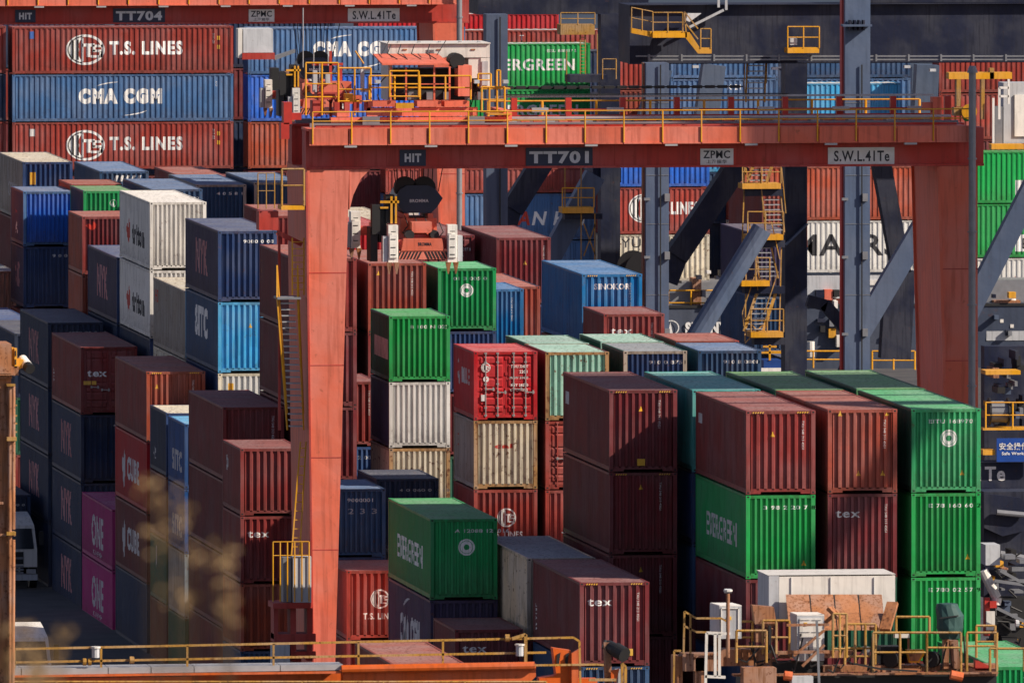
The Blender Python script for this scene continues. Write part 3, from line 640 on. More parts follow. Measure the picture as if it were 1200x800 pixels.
stack(27.5, 224.7, 725, F20, [
    ('bright', SH, 'vivid blue short container with bright ribs at the far left', [dict(w='S', s='A', size=.6, u=2.2, z=SH - 2.1, c='white', width=1.0), dict(w='S', s='*', size=.4, u=2.2, z=SH - 1.2, c='red', width=.8)], {'roof': 'steel', 'side': 'purple', 'frame': 'steel', 'n': 10}),
    ('navy2', SH + .3, 'navy container with white number under the vivid blue short one', [num(SH + .3, '9 0 0 0 4', 1.4), dict(w='S', s='NYK', size=1.2, u=2, z=.9, width=2.2, c='pink')], {'side': 'purple'})], 'under the vivid blue short container')
stack(98, 224, 718, F20, [('green', SH, 'green short container with dull roof and white mark behind the white pair', [dict(w='E', s='@sail', size=.34, u=1.25, z=SH - .75)], {'roof': 'dull', 'side': 'navy', 'n': 10})], 'under the green short container')
stack(84, 216.3, 727, F20, [('coral', SH, 'container with pale red roof behind the green short one', [], {'n': 9})], 'under the pale red roof behind the green container')
stack(27, 190, 742, F40, [
    ('navy2', HC, 'container with sunlit cream roof, grey side and blue end, near the left edge', [dict(w='E', s='@box', size=.6, u=.35, z=HC - 1.1, width=.28, c='yellow'), dict(w='S', s='CRONOS', size=.7, u=5, z=HC - 1.9, width=4, c='dim')], {'roof': 'cream', 'side': 'greybeige'}),
    ('maroon', HC, 'maroon container under the cream roofed one near the left edge', [], {'side': 'maroon'})], 'under the cream roofed container near the left edge')
stack(177, 222, 715, F40, [('kblue', HC, 'worn blue container with blue grey roof peeping behind the white pair', [num(HC, '910 022', 1.3)], {'roof': 'steel'})], 'under the blue grey roof behind the white pair')
stack(230, 216.6, 735, F40, [('kblue', HC, 'worn blue container with white number between the white pair and the crane', [num(HC, '4 0 5 8 1', 1.0)], {'roof': 'steel', 'n': 11, 'frame': 'greybeige'})], 'under the worn blue container behind the pale-lettered navy one')
stack(298, 214, 735, F40, [('kblue', HC, 'worn blue container with streaked sky blue ribs just left of the crane leg', [], {'roof': 'steel', 'n': 11, 'frame': 'greybeige'})], 'just left of the crane leg, far back')
stack(117, 201, 752, F40, [('kblue', HC, 'worn blue container with grey roof in front of the lower globe-marked one', [dict(w='E', s='@hatch', size=.3, u=.7, z=HC - .5, width=1.4)], {'roof': 'steel'})], 'in front of the lower globe-marked container')
stack(212, 207, 768, F40, [('maroon2', HC, 'container with faded red roof below the lower globe-marked one', [], {'roof': 'coral'})], 'under the faded red roof below the globe-marked container')
stack(322, 253, 690, F40, [('maroon2', HC, 'maroon container with salmon roof left of the crane platform', [], {'roof': 'coral'})], 'left of the crane platform with the salmon roof')
stack(346, 303, 598.3, F40, [
    ('maroon2', HC, 'maroon container behind the crane stairs right of the pale-lettered navy one, upper', [side_small(HC, 'yellow')], {'roof': 'coral', 'side': 'maroon'}),
    ('maroon', HC, 'maroon container behind the crane stairs right of the sky blue four-lettered one, lower', [side_small(HC, 'yellow')], {})], 'behind the crane stairs')
stack(17, 391, 690, F40, [('navy', HC, 'dark navy container with pale edges at the left edge above the orange lamp', [])], 'at the left edge above the orange lamp')
stack(-22, 376, 708, F40, [('blue', HC, 'deep blue roofed container cut by the left edge', [], {'roof': 'blue'})], 'cut by the left edge, blue roofed')
stack(-40, 318, 735, F40, [('greybeige', HC, 'grey container cut by the left edge below the cream roofed one', [], {'roof': 'grey'})], 'cut by the left edge, grey')
# --- containers seen by their long side, aboard the ships
tsl = lambda H: [dict(w='S', s='@globe', size=1.68, u=2.95, z=H - 2.1, width=2.15), dict(w='S', s='T.S. LINES', size=.66, u=5.35, z=H - 1.55, width=4.05, bold=.05),
                 dict(w='S', s='@box', size=.22, u=11.3, z=H - .75, width=.15, c='yellow'), dict(w='S', s='@box', size=.22, u=11.3, z=H - 1.25, width=.15, c='yellow'), dict(w='S', s='3117 650', size=.1, u=11.05, z=H - .4, vertical=True)]
cma = lambda H: [dict(w='S', s='CMA CGM', size=.68, u=3.65, z=H - 1.62, width=4.6, bold=.09), dict(w='S', s='@swoosh1', size=.55, u=4.6, z=H - .85, width=1.3), dict(w='S', s='@swoosh2', size=.55, u=6.0, z=H - 2.25, width=1.4), dict(w='S', s='3117', size=.1, u=11.2, z=H - .4, vertical=True)]
DK = 4.6
stack(15, 32, 838, F40, [('tsred', SH, 'globe-marked red container seen lengthwise, right below the TT704 girder', tsl(SH) + [dict(w='S', s='@box', size=.4, u=.95, z=SH - .65, width=.25, c='blue')], {}),
                    ('steel', SH, 'blue swoosh-marked container between the two globe-marked ones', cma(SH), {}),
                    ('tsred', SH, 'globe-marked red container under the blue swoosh-marked one', tsl(SH) + [dict(w='S', s='@box', size=.4, u=.95, z=SH - .75, width=.3, c='dim')], {}),
                    ], 'of long globe-marked containers aboard ship', rot=True, base=DK)
stack(-252, 32, 838.3, F40, [('tsred', SH, 'brown red container cut by the left edge under the TT704 girder', []), ('navy', SH, 'dark navy container cut by the left edge', []), ('tsred', SH, 'brown red container cut by the left edge beside the lower globe-marked one', [])], 'cut by the left edge aboard ship', rot=True, base=DK)
stack(291, 33, 849.2, F40, [('steel', SH, 'blue swoosh-marked container seen lengthwise behind the trolley', cma(SH)), ('bright', SH, 'blue container under the swoosh-marked one left of the trolley', []), ('brick', SH, 'brick red container right of the lower globe-marked one', [])],
      'of long containers left of the trolley', rot=True, base=DK)
stack(444, 52, 870, F40, [('green2', SH, 'green block-lettered container seen lengthwise, framed by blue crane columns', [dict(w='S', s='EVERGREEN', size=.62, u=6.1, z=SH - 1.55, width=5.2, bold=.03), dict(w='S', s='EISU 880317 5', size=.16, u=9.7, z=SH - .5, width=1.7)], {'roof': 'silver'}),
                     ('green2', SH, 'green container under the long green lettered one behind the trolley rails', [dict(w='S', s='EVERGREEN', size=.62, u=6.3, z=SH - 1.55, width=5.2, bold=.03)], {}),
                     ('bright', SH, 'vivid blue container under the two long green ones', [])],
      'of long green block-lettered containers', rot=True, base=DK)
stack(452, 198, 846.5, F40, [('tsred', 1.4, 'red container just below the TT701 plate', []),
                     ('steel', SH, 'slant-lettered blue container seen lengthwise below the TT701 plate', [dict(w='S', s='W', size=.72, u=6.3, z=SH - 1.75, width=.9, ital=.2, bold=.03), dict(w='S', s='A', size=.72, u=7.35, z=SH - 1.75, width=.75, ital=.2, c='red', bold=.03), dict(w='S', s='N HAI', size=.72, u=8.2, z=SH - 1.75, width=2.9, ital=.2, bold=.03)]),
                     ('steel', SH, 'steel blue container under the slant-lettered one', [dict(w='S', s='WAN HAI', size=.55, u=7.6, z=.15, width=3.2, ital=.2, bold=.02, c='dim')])],
      'below the TT701 plate aboard ship', rot=True, base=DK)
stack(467, 36, 896, F40, [('tsred', SH, 'brown red container with white mark behind the long green lettered one', [dict(w='S', s='T', size=.3, u=7.2, z=SH - .6)], {'roof': 'silver'})], 'behind the long green lettered container', rot=True, base=DK)
stack(420, 17, 918, F40, [('red', SH, 'bright red container furthest back under the dark crane beam', [], {'roof': 'silver'})], 'furthest back under the dark crane beam', rot=True, base=DK)
stack(712, 52, 866, F20, [('tsred', SH, 'pink red container between the dark crane columns', [], {}), ('coral', SH, 'rust red container below the pink red one between the crane columns', [])], 'between the dark crane columns', rot=True, base=DK)
stack(705, 165, 843.8, F20, [('bright', SH, 'vivid blue container right of the TT701 plate', []), ('tsred', SH, 'brown globe-marked container partly behind a blue crane column', [dict(w='S', s='@globe', size=1.6, u=1.5, z=SH - 1.95, width=1.7), dict(w='S', s='.LINES', size=.62, u=3.7, z=SH - 1.5, width=1.75, bold=.05)]),
                     ('cream', SH, 'cream container under the brown globe-marked one', [dict(w='S', s='HYUNDAI', size=.5, u=.5, z=SH - .7, width=3.9, c='black')]), ('bright', SH, 'vivid blue container at deck level under the cream one', [dict(w='S', s='WAN', size=.3, u=4, z=SH - .6)])],
      'right of the TT701 plate aboard ship', rot=True, base=3.4)
stack(786, 38, 848, F20, [('steel', SH, 'blue container glimpsed under the dark beam left of the stair', []), ('steel', SH, 'blue container with white letters behind the upper stair', [dict(w='S', s='K 21', size=.3, u=3.2, z=SH - .6)]), ('sky', SH, 'sky blue container behind the trolley rails left of the stair', [])], 'glimpsed under the dark beam', rot=True, base=DK)
stack(930, 98, 851, F20, [('sky', SH, 'sky blue container with pale roof behind the girder rails', [], {'roof': 'white'})], 'behind the girder rails', rot=True, base=DK)
stack(942, 38, 854, F20, [('kblue', SH, 'worn blue container under the dark beam near the right crane leg', []), ('steel', SH, 'second blue container near the right crane leg', []), ('sky', SH, 'sky blue container behind the red end stop', [])], 'near the right crane leg', rot=True, base=DK)
stack(1100, 55, 848, F20, [('tsred', SH, 'pink red container under the dark beam at the right, upper', []), ('tsred', SH, 'pink red container behind the grey lamp pole', [])], 'at the right under the dark beam', rot=True, base=DK)
stack(858, 196, 845, F40, [('brick', HC + .1, 'brick red container seen lengthwise above the black-lettered one', []),
                      ('silver', HC, 'pale grey black-lettered container seen lengthwise behind the blue column', [dict(w='S', s='MAERSK', size=1.15, u=3.5, z=HC - 1.95, width=7.3, bold=.02, c='black')])], 'above and below the black-lettered container', rot=True, base=DK)
stack(1142, 178, 845, F40, [('green2', HC, 'green container with white panel right of the crane leg, upper', [dict(w='S', s='@box', size=.95, u=2.3, z=.35, width=1.5), dict(w='S', s='E', size=.6, u=2.7, z=.5, c='black')]), ('green2', HC + .1, 'green container with white panel right of the crane leg, lower', [dict(w='S', s='@box', size=.95, u=2.3, z=.35, width=1.5), dict(w='S', s='E', size=.6, u=2.7, z=.5, c='black')]),
                       ('silver', HC, 'silver container with red and black arrow emblem right of the crane leg', [dict(w='S', s='@drop', size=1.2, u=1.3, z=.7, width=1.8, c='red'), dict(w='S', s='H', size=1.2, u=3.8, z=.7, c='black')])], 'right of the crane leg aboard ship', rot=True, base=DK)
stack(884, 274, 792, F40, [('purple', HC, 'dusky purple container under the yellow stair on the quay', [dict(w='S', s='@tri', size=.8, u=6, z=1.0, width=1.6, c='dim')]),], 'under the yellow stair on the quay')
stack(893, 226, 806, F40, [('coral', HC, 'rust red container half hidden by the yellow stair on the quay', [])], 'behind the dusky purple container on the quay')
for px_, py_0, D_, w_ in ((-130, 26, 856, 'behind the globe-marked stack, left'), (140, 26, 856, 'behind the globe-marked stack, right'), (560, 60, 882, 'behind the slant-lettered stack'), (820, 80, 862, 'behind the black-lettered stack, left'), (1085, 80, 862, 'behind the black-lettered stack, right'), (720, 40, 940, 'far back between the crane columns')):
    stack(px_, py_0, D_, F40, [('navy', SH, None, [])], w_, rot=True, base=4.6, fill=['navy', 'maroon', 'kblue', 'tsred'])
# ------------------------------------------------------------------ crane materials
M_RTG = paint('crane_coral_paint', '#d66a50', .55, .45, .22, scale=.8)
M_RTGD = paint('crane_shaded_red', '#b23a2f', .55, .45, .25, scale=.8)  # darker copy of the crane coral, holding the girder's shade
M_YEL = paint('safety_yellow', '#d99a10', .5, .3, .15)
M_TAN = paint('sun_bleached_orange', '#a06a45', .6, .9, .8, scale=2)
M_ORG = paint('crane_orange', '#cc5a12', .5, .4, .3)
M_OCH = paint('ochre_rail_paint', '#ae8236', .55, .8, .6, scale=2)
M_STEEL = plain('grey_steel', (.22, .23, .25), .5, .3)
M_GALV = plain('galvanised_plate', (.42, .42, .43), .5, .3)
M_BLK = plain('black_rubber', (.012, .012, .013), .6)
M_NAVY = paint('crane_shaded_navy', '#0a1430', .55, .6, .15)  # quay crane steel darkened to the tone it has in shade
M_BLUEG = paint('crane_blue_grey', '#4a5972', .5, .35, .1, scale=.5)  # lit tone of the same quay crane steel
M_HOUSE = paint('house_white', '#dedad2', .5, .4, .15)
M_GREYW = paint('cabinet_grey', '#b9bcc0', .5, .4, .2)
M_PLATE = plain('plate_navy', (.012, .02, .055), .4)
M_PLW = plain('plate_white', (.72, .72, .70), .4)
M_LETW = plain('plate_letter_white', (.62, .64, .68), .5)
M_LETB = plain('plate_letter_black', (.02, .02, .03), .5)
M_GLASS = plain('dark_glass', (.02, .025, .03), .08)
M_ROPE = plain('wire_rope', (.03, .03, .03), .5, .6)
M_TARP = plain('green_tarpaulin', (.025, .075, .07), .7)
M_RED = plain('signal_red', (.45, .03, .02), .5)
def sign(parent, text, x, y, z, w, h, plate, letter, size=None, bold=.02, lines=None):
    """flat sign facing -Y: plate with raised print, lower left corner at x, z"""
    mb = MB(); mb.box(0, 0, 0, w, .04, h); p = mb.build('sign_plate', plate, parent, (x, y, z))
    for (t, u, v, tw, th, b) in (lines or [(text, .08 * w, .2 * h, .84 * w, .6 * h, bold)]):
        v2, f, ww, hh = shape2d(t, b)
        mb = MB(); kx, kz = tw / max(ww, 1e-6), th / max(hh, 1e-6)
        mb.v = [(u + a * kx, -.006, v + c * kz) for a, c in v2]; mb.f = [tuple(q) for q in f]; mb.m = [0] * len(f)
        mb.build('lettering', letter, p)
    return p
def railing(parent, pts, h, sp, mat, r=.025, mid=(.5,), drop=0.0, rp=None):
    """guard rail: every post a part, every rail line a part. pts = floor line"""
    rp = rp or r
    pm_ = cached(('post', h, drop, rp, mat.name), lambda: (lambda m: (m.tube((0, 0, -drop), (0, 0, h), rp, 0, 6), m.mesh('rail_post', [mat]))[1])(MB()))
    for a, b in zip(pts, pts[1:]):
        a = Vector(a); b = Vector(b); n = max(1, round((b - a).length / sp))
        for k in range(n + (1 if b == Vector(pts[-1]) else 0)): link('rail_post', pm_, parent, a.lerp(b, k / n))
    mb = MB(); mb.path([Vector(p) + Vector((0, 0, h)) for p in pts], r); mb.build('handrail', mat, parent)
    for f in mid:
        mb = MB(); mb.path([Vector(p) + Vector((0, 0, h * f)) for p in pts], r * .85); mb.build('midrail', mat, parent)
def P(px, py, D, x0=0, y0=0, z0=0):
    v = at(px, py, D); return Vector((v.x - x0, v.y - y0, v.z - z0))
# ------------------------------------------------------------------ spreader and head block
def make_spreader(loc, label, haveropes=4.0):
    r = empty('crane_spreader', loc, label, 'crane spreader')
    # origin: centre of the front end, at the height of the twist-lock pins
    hb = MB()   # head block: black drum with rounded ends
    pts = [(-.88, .15), (-.72, .45), (-.45, .60), (.35, .60), (.62, .45), (.88, .12), (.66, -.22), (.45, -.42), (-.55, -.42), (-.75, -.18)]
    hb.prism([(x, z + 2.05) for x, z in pts], 1.2, 3.2); h = hb.build('head_block', M_PLATE, r)
    for x in (-.48, .22):
        m = MB(); m.tube((x, 1.35, 2.55), (x, 1.75, 2.55), .42, 0, 16); m.build('sheave', M_BLK, h)
    sgn = MB()
    v2, f, ww, hh = shape2d('BROMMA', .02); k = .7 / ww; sgn.v = [(-.35 + a * k, 1.19, 2.02 + c * .12 / hh) for a, c in v2]; sgn.f = [tuple(q) for q in f]; sgn.m = [0] * len(f)
    sgn.build('lettering', M_LETW, h)
    b = MB(); b.box(-.72, .9, .85, .62, 3.6, 1.45); b.box(-.60, 1.0, 1.45, -.42, 3.4, 1.62); b.box(.30, 1.0, 1.45, .5, 3.4, 1.62); b.build('main_frame', M_RTG, r)
    b = MB(); b.box(-.42, -.0, .95, .32, .9, 1.35); b.build('gear_box', M_RTG, r)
    for x in (-.5, .42):
        b = MB(); b.tube((x, -.05, .88), (x, .5, .88), .17, 0, 10); b.build('cable_reel', M_BLK, r)
    b = MB(); b.prism([(-.84, .30), (.76, .30), (.66, .75), (-.74, .75)], -.25, .05); b.build('end_apron', M_RTG, r)
    b = MB(); b.prism([(-.92, -.02), (.86, -.02), (.86, .29), (-.92, .29)], -.22, .0); ap = b.build('chevron_panel', M_RTG, r)
    for k in range(7):
        for sx in (-1, 1):
            x = -.03 + sx * (.05 + .125 * k)
            c = MB(); c.prism([(x, .26), (x + sx * .06, .26), (x + sx * .19, .0), (x + sx * .13, .0)], -.235, -.222); c.build('chevron_stripe', M_BLK, ap)
    sgn = MB(); v2, f, ww, hh = shape2d('BROMMA', .03); k = .5 / ww; sgn.v = [(-.22 + a * k, -.256, .48 + c * .13 / hh) for a, c in v2]; sgn.f = [tuple(q) for q in f]; sgn.m = [0] * len(f)
    sgn.build('lettering', M_LETB, r)
    for sy in (0, 11.4):      # end beams with their white gear housings
        b = MB(); b.box(-1.2, sy - .0, .35, 1.2, sy + .35, .70); b.build('end_beam', M_RTGD, r)
        for sx in (-1, 1):
            x = sx * 1.10 - .05
            b = MB(); b.box(x - .18, sy - .30, -.12, x + .18, sy + .30, 1.25); b.box(x - .14, sy - .36, .05, x + .14, sy - .301, .9)
            hsg = b.build('corner_housing', M_HOUSE, r)
            b = MB(); b.box(x + sx * .2, sy - .25, -.10, x + sx * .38, sy + .25, .85); b.build('corner_housing', M_GREYW, r)
            for q in (-.16, .12):
                b = MB(); n = 0
                b.hexa([(x + q - .02, sy - .34, -.55), (x + q + .02, sy - .34, -.55), (x + q + .02, sy - .30, -.55), (x + q - .02, sy - .30, -.55)],
                       [(x + q - .10, sy - .40, -.12), (x + q + .10, sy - .40, -.12), (x + q + .10, sy - .2, -.12), (x + q - .10, sy - .2, -.12)]); b.build('guide_flipper', M_TAN, r)
            for zz in (.15, .42, .72, 1.0):
                b = MB(); b.box(x - .10, sy - .372, zz, x + .08, sy - .362, zz + .03); b.build('vent_slot', M_BLK, hsg)
    for sx in (-.5, .5):
        b = MB(); b.box(sx - .12, .3, .45, sx + .12, 11.4, .85); b.build('telescopic_beam', M_RTGD, r)
    for zz, xx in ((1.7, -.3), (1.62, .1), (1.55, -.6), (1.3, .7)):
        q = MB(); q.path([(xx, .8, zz), (xx + .12, .6, zz - .35), (xx - .1, .5, zz - .6), (xx + .05, .1, zz - .75)], .02); q.build('hose', M_BLK, r)
    b = MB()   # hydraulic pack hanging on the left
    b.box(-1.95, .1, -.1, -1.68, 1.2, 1.15); b.box(-1.62, .2, .6, -1.35, .9, 1.9); b.box(-1.38, .1, 1.3, -1.05, .8, 2.35); b.box(-1.9, .0, .9, -1.6, .5, 2.0); b.build('hydraulic_pack', M_BLK, r)
    b = MB(); b.box(-1.22, -.02, 1.3, -1.14, .06, 2.3); b.box(-1.05, -.02, 1.3, -.98, .06, 2.3); b.box(-1.6, -.02, 2.05, -.9, .06, 2.14); b.box(-1.6, -.02, 1.85, -1.3, .06, 1.92); b.build('pipe_guard', M_YEL, r)
    b = MB()
    for k in range(9):
        x = -.95 + k * .2; b.tube((x * .8, 1.5, 2.7), (x, 1.5, 2.7 + haveropes), .018, 0, 4)
    b.tube((.75, 1.5, 2.4), (1.35, 1.5, 2.7 + haveropes), .018, 0, 4); b.tube((-.8, 1.5, 2.4), (-1.2, 1.5, 2.7 + haveropes), .018, 0, 4)
    b.build('hoist_ropes', M_ROPE, r)
    return r
# ------------------------------------------------------------------ rubber tyred gantry crane (span along X)
def make_rtg(x0, D, plate, label, full=True):
    Z0 = 0
    r = empty('gantry_crane', (x0, D, 0), label, 'gantry crane', 'gantry cranes over the container yard')
    r.scale = (1.0265, 1, 1)
    zb, zf, zt = 22.63, 23.58, 24.16          # girder underside, fascia underside, deck
    Wd = 24.15                                 # girder length
    def B(nm, mt, *bx, par=None):
        m = MB()
        for q in bx: m.box(*q)
        return m.build(nm, mt, par or r)
    B('main_girder', M_RTGD, (0, .75, zb + .08, Wd + .45, 1.95, zt - .12), (0, .62, zb, Wd + .45, 2.1, zb + .078))
    B('main_girder', M_RTGD, (0, 5.2, zb + .08, Wd + .45, 6.4, zt - .12), (0, 5.05, zb, Wd + .45, 6.5, zb + .078))
    B('walkway_deck', M_RTG, (.0, .03, zt - .11, Wd - .3, 2.2, zt - .02))
    B('walkway_deck', M_RTGD, (.0, 5.0, zt - .11, Wd - .3, 7.2, zt - .02))
    fp = MB(); fp.box(.02, 0, 0, 1.405, .05, zt - zf - .02); fp.box(.02, -.03, -.05, 1.405, .12, -.001); fpm = fp.mesh('fascia_panel', [M_RTG])
    n = 17
    for k in range(n): link('fascia_panel', fpm, r, (.02 + k * 1.42, 0, zf))
    # rails, cable trays
    B('trolley_rail', M_STEEL, (.2, 1.2, zt - .018, Wd - .4, 1.34, zt + .14)); B('trolley_rail', M_STEEL, (.2, 5.7, zt - .018, Wd - .4, 5.84, zt + .14))
    B('cable_tray', M_GALV, (7.3, 2.3, zt + .22, Wd - .5, 2.55, zt + .30))
    B('cable_pipe', M_RED, (7.3, 4.4, zt + .40, Wd - .8, 4.5, zt + .50)); 
    B('cable_pipe', M_RED, (7.3, 4.42, zt + .20, Wd - .8, 4.5, zt + .28))
    for k in range(9): B('festoon_post', M_RED, (7.9 + k * 1.98, 4.3, zt - .02, 8.1 + k * 1.98, 4.6, zt + .92))
    B('festoon_beam', M_GALV, (7.3, 4.4, zt + .93, Wd - .8, 4.5, zt + 1.0))
    for k in range(6): B('junction_box', M_GALV, (8.6 + k * 2.75, 4.0, zt + .40, 9.2 + k * 2.75, 4.25, zt + .56))
    m = MB(); xx = 7.6
    while xx < Wd - 8: m.box(xx, 4.2, zt + 1.25, xx + .34, 4.45, zt + 1.36); m.box(xx + .34, 4.25, zt + 1.28, xx + .46, 4.4, zt + 1.33); xx += .46
    m.box(7.6, 4.3, zt + 1.02, 18, 4.4, zt + 1.06); m.build('cable_chain', M_BLK, r)
    railing(r, [(.15, -.03, zt - .02), (Wd - .1, -.03, zt - .02)], .62, 1.44, M_YEL, .028, (.45,), .55)
    railing(r, [(7.4, 7.15, zt - .02), (Wd - .9, 7.15, zt - .02)], .72, 1.9, M_YEL, .035, (.02,), 0, .05)
    for k in range(8):
        B('deck_lamp', M_GALV, (1.3 + k * 2.9, -.02, zf - .13, 1.75 + k * 2.9, .25, zf - .055))
    for k in range(34): B('grating_bar', M_RTG if k % 3 else M_GALV, (7.6 + k * .46, 2.8, zt - .018, 7.9 + k * .46, 3.1, zt + .12))
    m = MB(); m.tube((.3, .35, zt + .05), (Wd - .6, .35, zt + .05), .05, 0, 6); m.build('conduit', M_RTGD, r); m = MB(); m.tube((.3, .6, zt + .06), (Wd - .6, .6, zt + .06), .04, 0, 6); m.build('conduit', M_BLK, r)
    # end stops
    B('end_stop', M_RTG, (Wd - 1.15, 2.4, zt - .01, Wd - .85, 3.0, zt + .95), (Wd - 1.5, 2.5, zt + .45, Wd - 1.15, 2.8, zt + .75))
    B('end_stop', M_RED, (-.85, .3, zt + .15, -.55, 1.0, zt + .95), (-.6, .4, zt + .3, -.2, .8, zt + .55), (-.95, .3, zt - .4, -.65, .9, zt + .2))
    # legs: deep tapered boxes
    def leg(xa0, xa1, xb0, xb1, dpt):
        m = MB(); zt_ = zb - .01
        m.hexa([(xb0, .62, 1.6), (xb1, .62, 1.6), (xb1, dpt, 1.6), (xb0, dpt, 1.6)], [(xa0, .62, zt_), (xa1, .62, zt_), (xa1, dpt, zt_), (xa0, dpt, zt_)])
        return m.build('leg', M_RTG, r)
    def gusset(sx, x):
        m = MB(); m.prism([(x, zb - .012), (x + sx * .75, zb - .012), (x + sx * .42, zb - .35), (x + sx * .14, zb - .95), (x, zb - 1.5)], .66, 1.7); m.build('gusset', M_RTG, r)
    leg(.02, 1.55, .28, .95, 6.9); gusset(1, 1.56)
    leg(22.95, 24.35, 23.55, 24.45, 6.6)
    m = MB(); m.bar((22.93, .58, zb - .05), (23.53, .58, 1.7), .10, .06); m.build('leg_flange', M_RTG, r)
    m = MB(); m.bar((22.91, 6.62, zb - .05), (23.51, 6.62, 1.7), .10, .08); m.build('leg_flange', M_RTG, r)
    m = MB(); m.bar((.0, .58, zb - .1), (.25, .58, 1.7), .07, .06); m.build('leg_flange', M_RTGD, r)
    B('gusset', M_RTG, (24.36, .9, zb - .02, 24.62, 6.0, zt - .2))
    for zz in (5.2, 8.6, 12.0, 15.4, 18.8):       # plate joints of the legs
        t = (zz - 1.6) / (zb - 1.6); m = MB(); m.box(.02 + .26 * (1 - t) - .004, .612, zz, 1.55 - .6 * (1 - t) + .004, .63, zz + .035); m.build('weld_seam', M_RTGD, r)
        m = MB(); m.box(22.95 + .6 * (1 - t) - .004, .612, zz, 24.35 + .1 * (1 - t) + .004, .63, zz + .035); m.build('weld_seam', M_RTGD, r)
    for k in range(8): B('web_seam', M_RTGD, (2.9 + k * 2.75, .742, zb + .09, 2.93 + k * 2.75, .76, zt - .13))
    # sill beams and wheels
    for xs in (.55, 23.95):
        B('sill_beam', M_RTGD, (xs - .42, -2.0, 1.25, xs + .42, 8.8, 2.0))
        for yy in (-1.6, .2, 6.6, 8.4):
            m = MB(); m.tube((xs - .28, yy, .80), (xs + .28, yy, .80), .80, 0, 20); w = m.build('wheel', M_BLK, r)
            m = MB(); m.tube((xs - .30, yy, .80), (xs + .30, yy, .80), .40, 0, 12); m.build('rim', M_RTG, w)
    # grey cable pole in front of the right leg
    m = MB(); m.tube((24.02, -.28, 12.0), (24.02, -.28, 26.15), .13, 0, 12); m.tube((24.02, -.28, 26.1), (24.02, -.28, 26.35), .2, 0, 12, .12)
    for zz in (14.5, 17.5, 20.2, 22.9): m.tube((24.02, -.28, zz), (24.02, -.28, zz + .06), .17, 0, 12)
    m.tube((24.02, -.28, 1.2), (24.02, -.28, 11.99), .13, 0, 12)
    m.build('cable_pole', M_STEEL, r)
    # signs on the web
    ys = .72
    sign(r, 'HIT', 3.38, ys, 22.73, .95, .60, M_PLATE, M_LETW, lines=[('HIT', .18, .14, .60, .32, .05)])
    sign(r, plate, 7.95, ys, 22.66, 2.42, .72, M_PLATE, M_LETW, lines=[(plate, .12, .13, 2.16, .46, .045)])
    sign(r, 'ZPMC', 14.28, ys, 22.71, 1.20, .60, M_PLW, M_LETB, lines=[('ZPMC', .10, .24, .98, .29, .02), ('上海振华', .22, .05, .74, .14, .01)])
    sign(r, 'S.W.L.41Te', 18.92, ys, 22.69, 2.42, .64, M_PLW, M_LETB, lines=[('S.W.L.41Te', .22, .12, 2.02, .40, .02)])
    if full:
        # stair, ladders and platforms on the left leg
        st = MB(); side = []
        a = Vector((-.92, .9, 17.9)); b = Vector((-.50, 1.6, 13.1))
        for k in range(22):
            t = k / 21; p = a.lerp(b, t); tr = MB(); tr.box(p.x, p.y - .1, p.z, p.x + .50, p.y + .35, p.z + .04); tr.build('stair_tread', M_GALV, r)
        for dx in (-.12, .62):
            m = MB(); m.bar(a + Vector((dx, -.1, .0)), b + Vector((dx * .8, -.1, -.1)), .05, .12); m.bar(a + Vector((dx, -.1, 1.2)), b + Vector((dx * .8, -.1, .5)), .05); m.bar(a + Vector((dx, -.1, 0)), a + Vector((dx, -.1, 1.2)), .05); m.build('stair_rail', M_YEL, r)
        B('platform', M_STEEL, (-1.05, .6, 17.85, -.2, 1.8, 17.93))
        m = MB(); m.bar((-.48, .9, 18.0), (-.48, .9, 20.1), .05); m.bar((-.06, .9, 18.0), (-.06, .9, 20.1), .05)
        for k in range(8): m.bar((-.48, .9, 18.2 + k * .25), (-.06, .9, 18.2 + k * .25), .03)
        m.build('ladder', M_YEL, r)
        # upper cage platform
        B('platform', M_YEL, (-.92, .5, 21.15, -.08, 1.6, 21.30))
        railing(r, [(-.9, .52, 21.3), (-.1, .52, 21.3)], 1.35, .8, M_OCH, .04, (.55,))
        railing(r, [(-1.75, .6, 21.2), (-1.15, .6, 21.2)], 1.3, .3, M_OCH, .02, (.5,))
        B('side_box', M_RTGD, (-1.7, .7, 20.4, -1.0, 1.6, 21.1))
        m = MB(); m.bar((-1.0, 1.2, 20.3), (-.1, 1.2, 19.85), .22, .18); m.build('brace', M_RTGD, r)
        m = MB(); m.box(-.95, 1.25, 13.0, -.86, 1.34, 20.2); m.build('side_post', M_RTGD, r)
        # lower ladder and the electrical cabinet
        m = MB(); m.bar((-.55, .8, 8.1), (-.2, .8, 12.6), .05); m.bar((-.25, .8, 8.1), (.0, .8, 12.6), .05)
        for k in range(13): m.bar((-.5 + k * .027, .8, 8.4 + k * .33), (-.22 + k * .02, .8, 8.4 + k * .33), .03)
        m.build('ladder', M_YEL, r)
        B('platform', M_RTGD, (-1.35, -.6, 6.55, .0, 1.0, 6.75))
        B('cabinet', M_GREYW, (-.62, -.5, 6.76, .04, .4, 8.45)); B('cabinet', M_STEEL, (-.95, -.3, 6.76, -.66, .4, 8.40))
        railing(r, [(-1.35, -.55, 8.0), (-.05, -.55, 8.0)], 1.0, .26, M_YEL, .025, (.5,), 1.2)
        B('support_frame', M_RTGD, (-1.3, -.4, 5.4, -1.15, .6, 6.54), (-.7, -.4, 4.6, -.5, .6, 6.54), (-.1, -.4, 4.6, .1, .6, 6.54), (-1.3, -.5, 5.3, .2, .7, 5.6), (-.7, -.5, 4.7, .2, .7, 4.95))
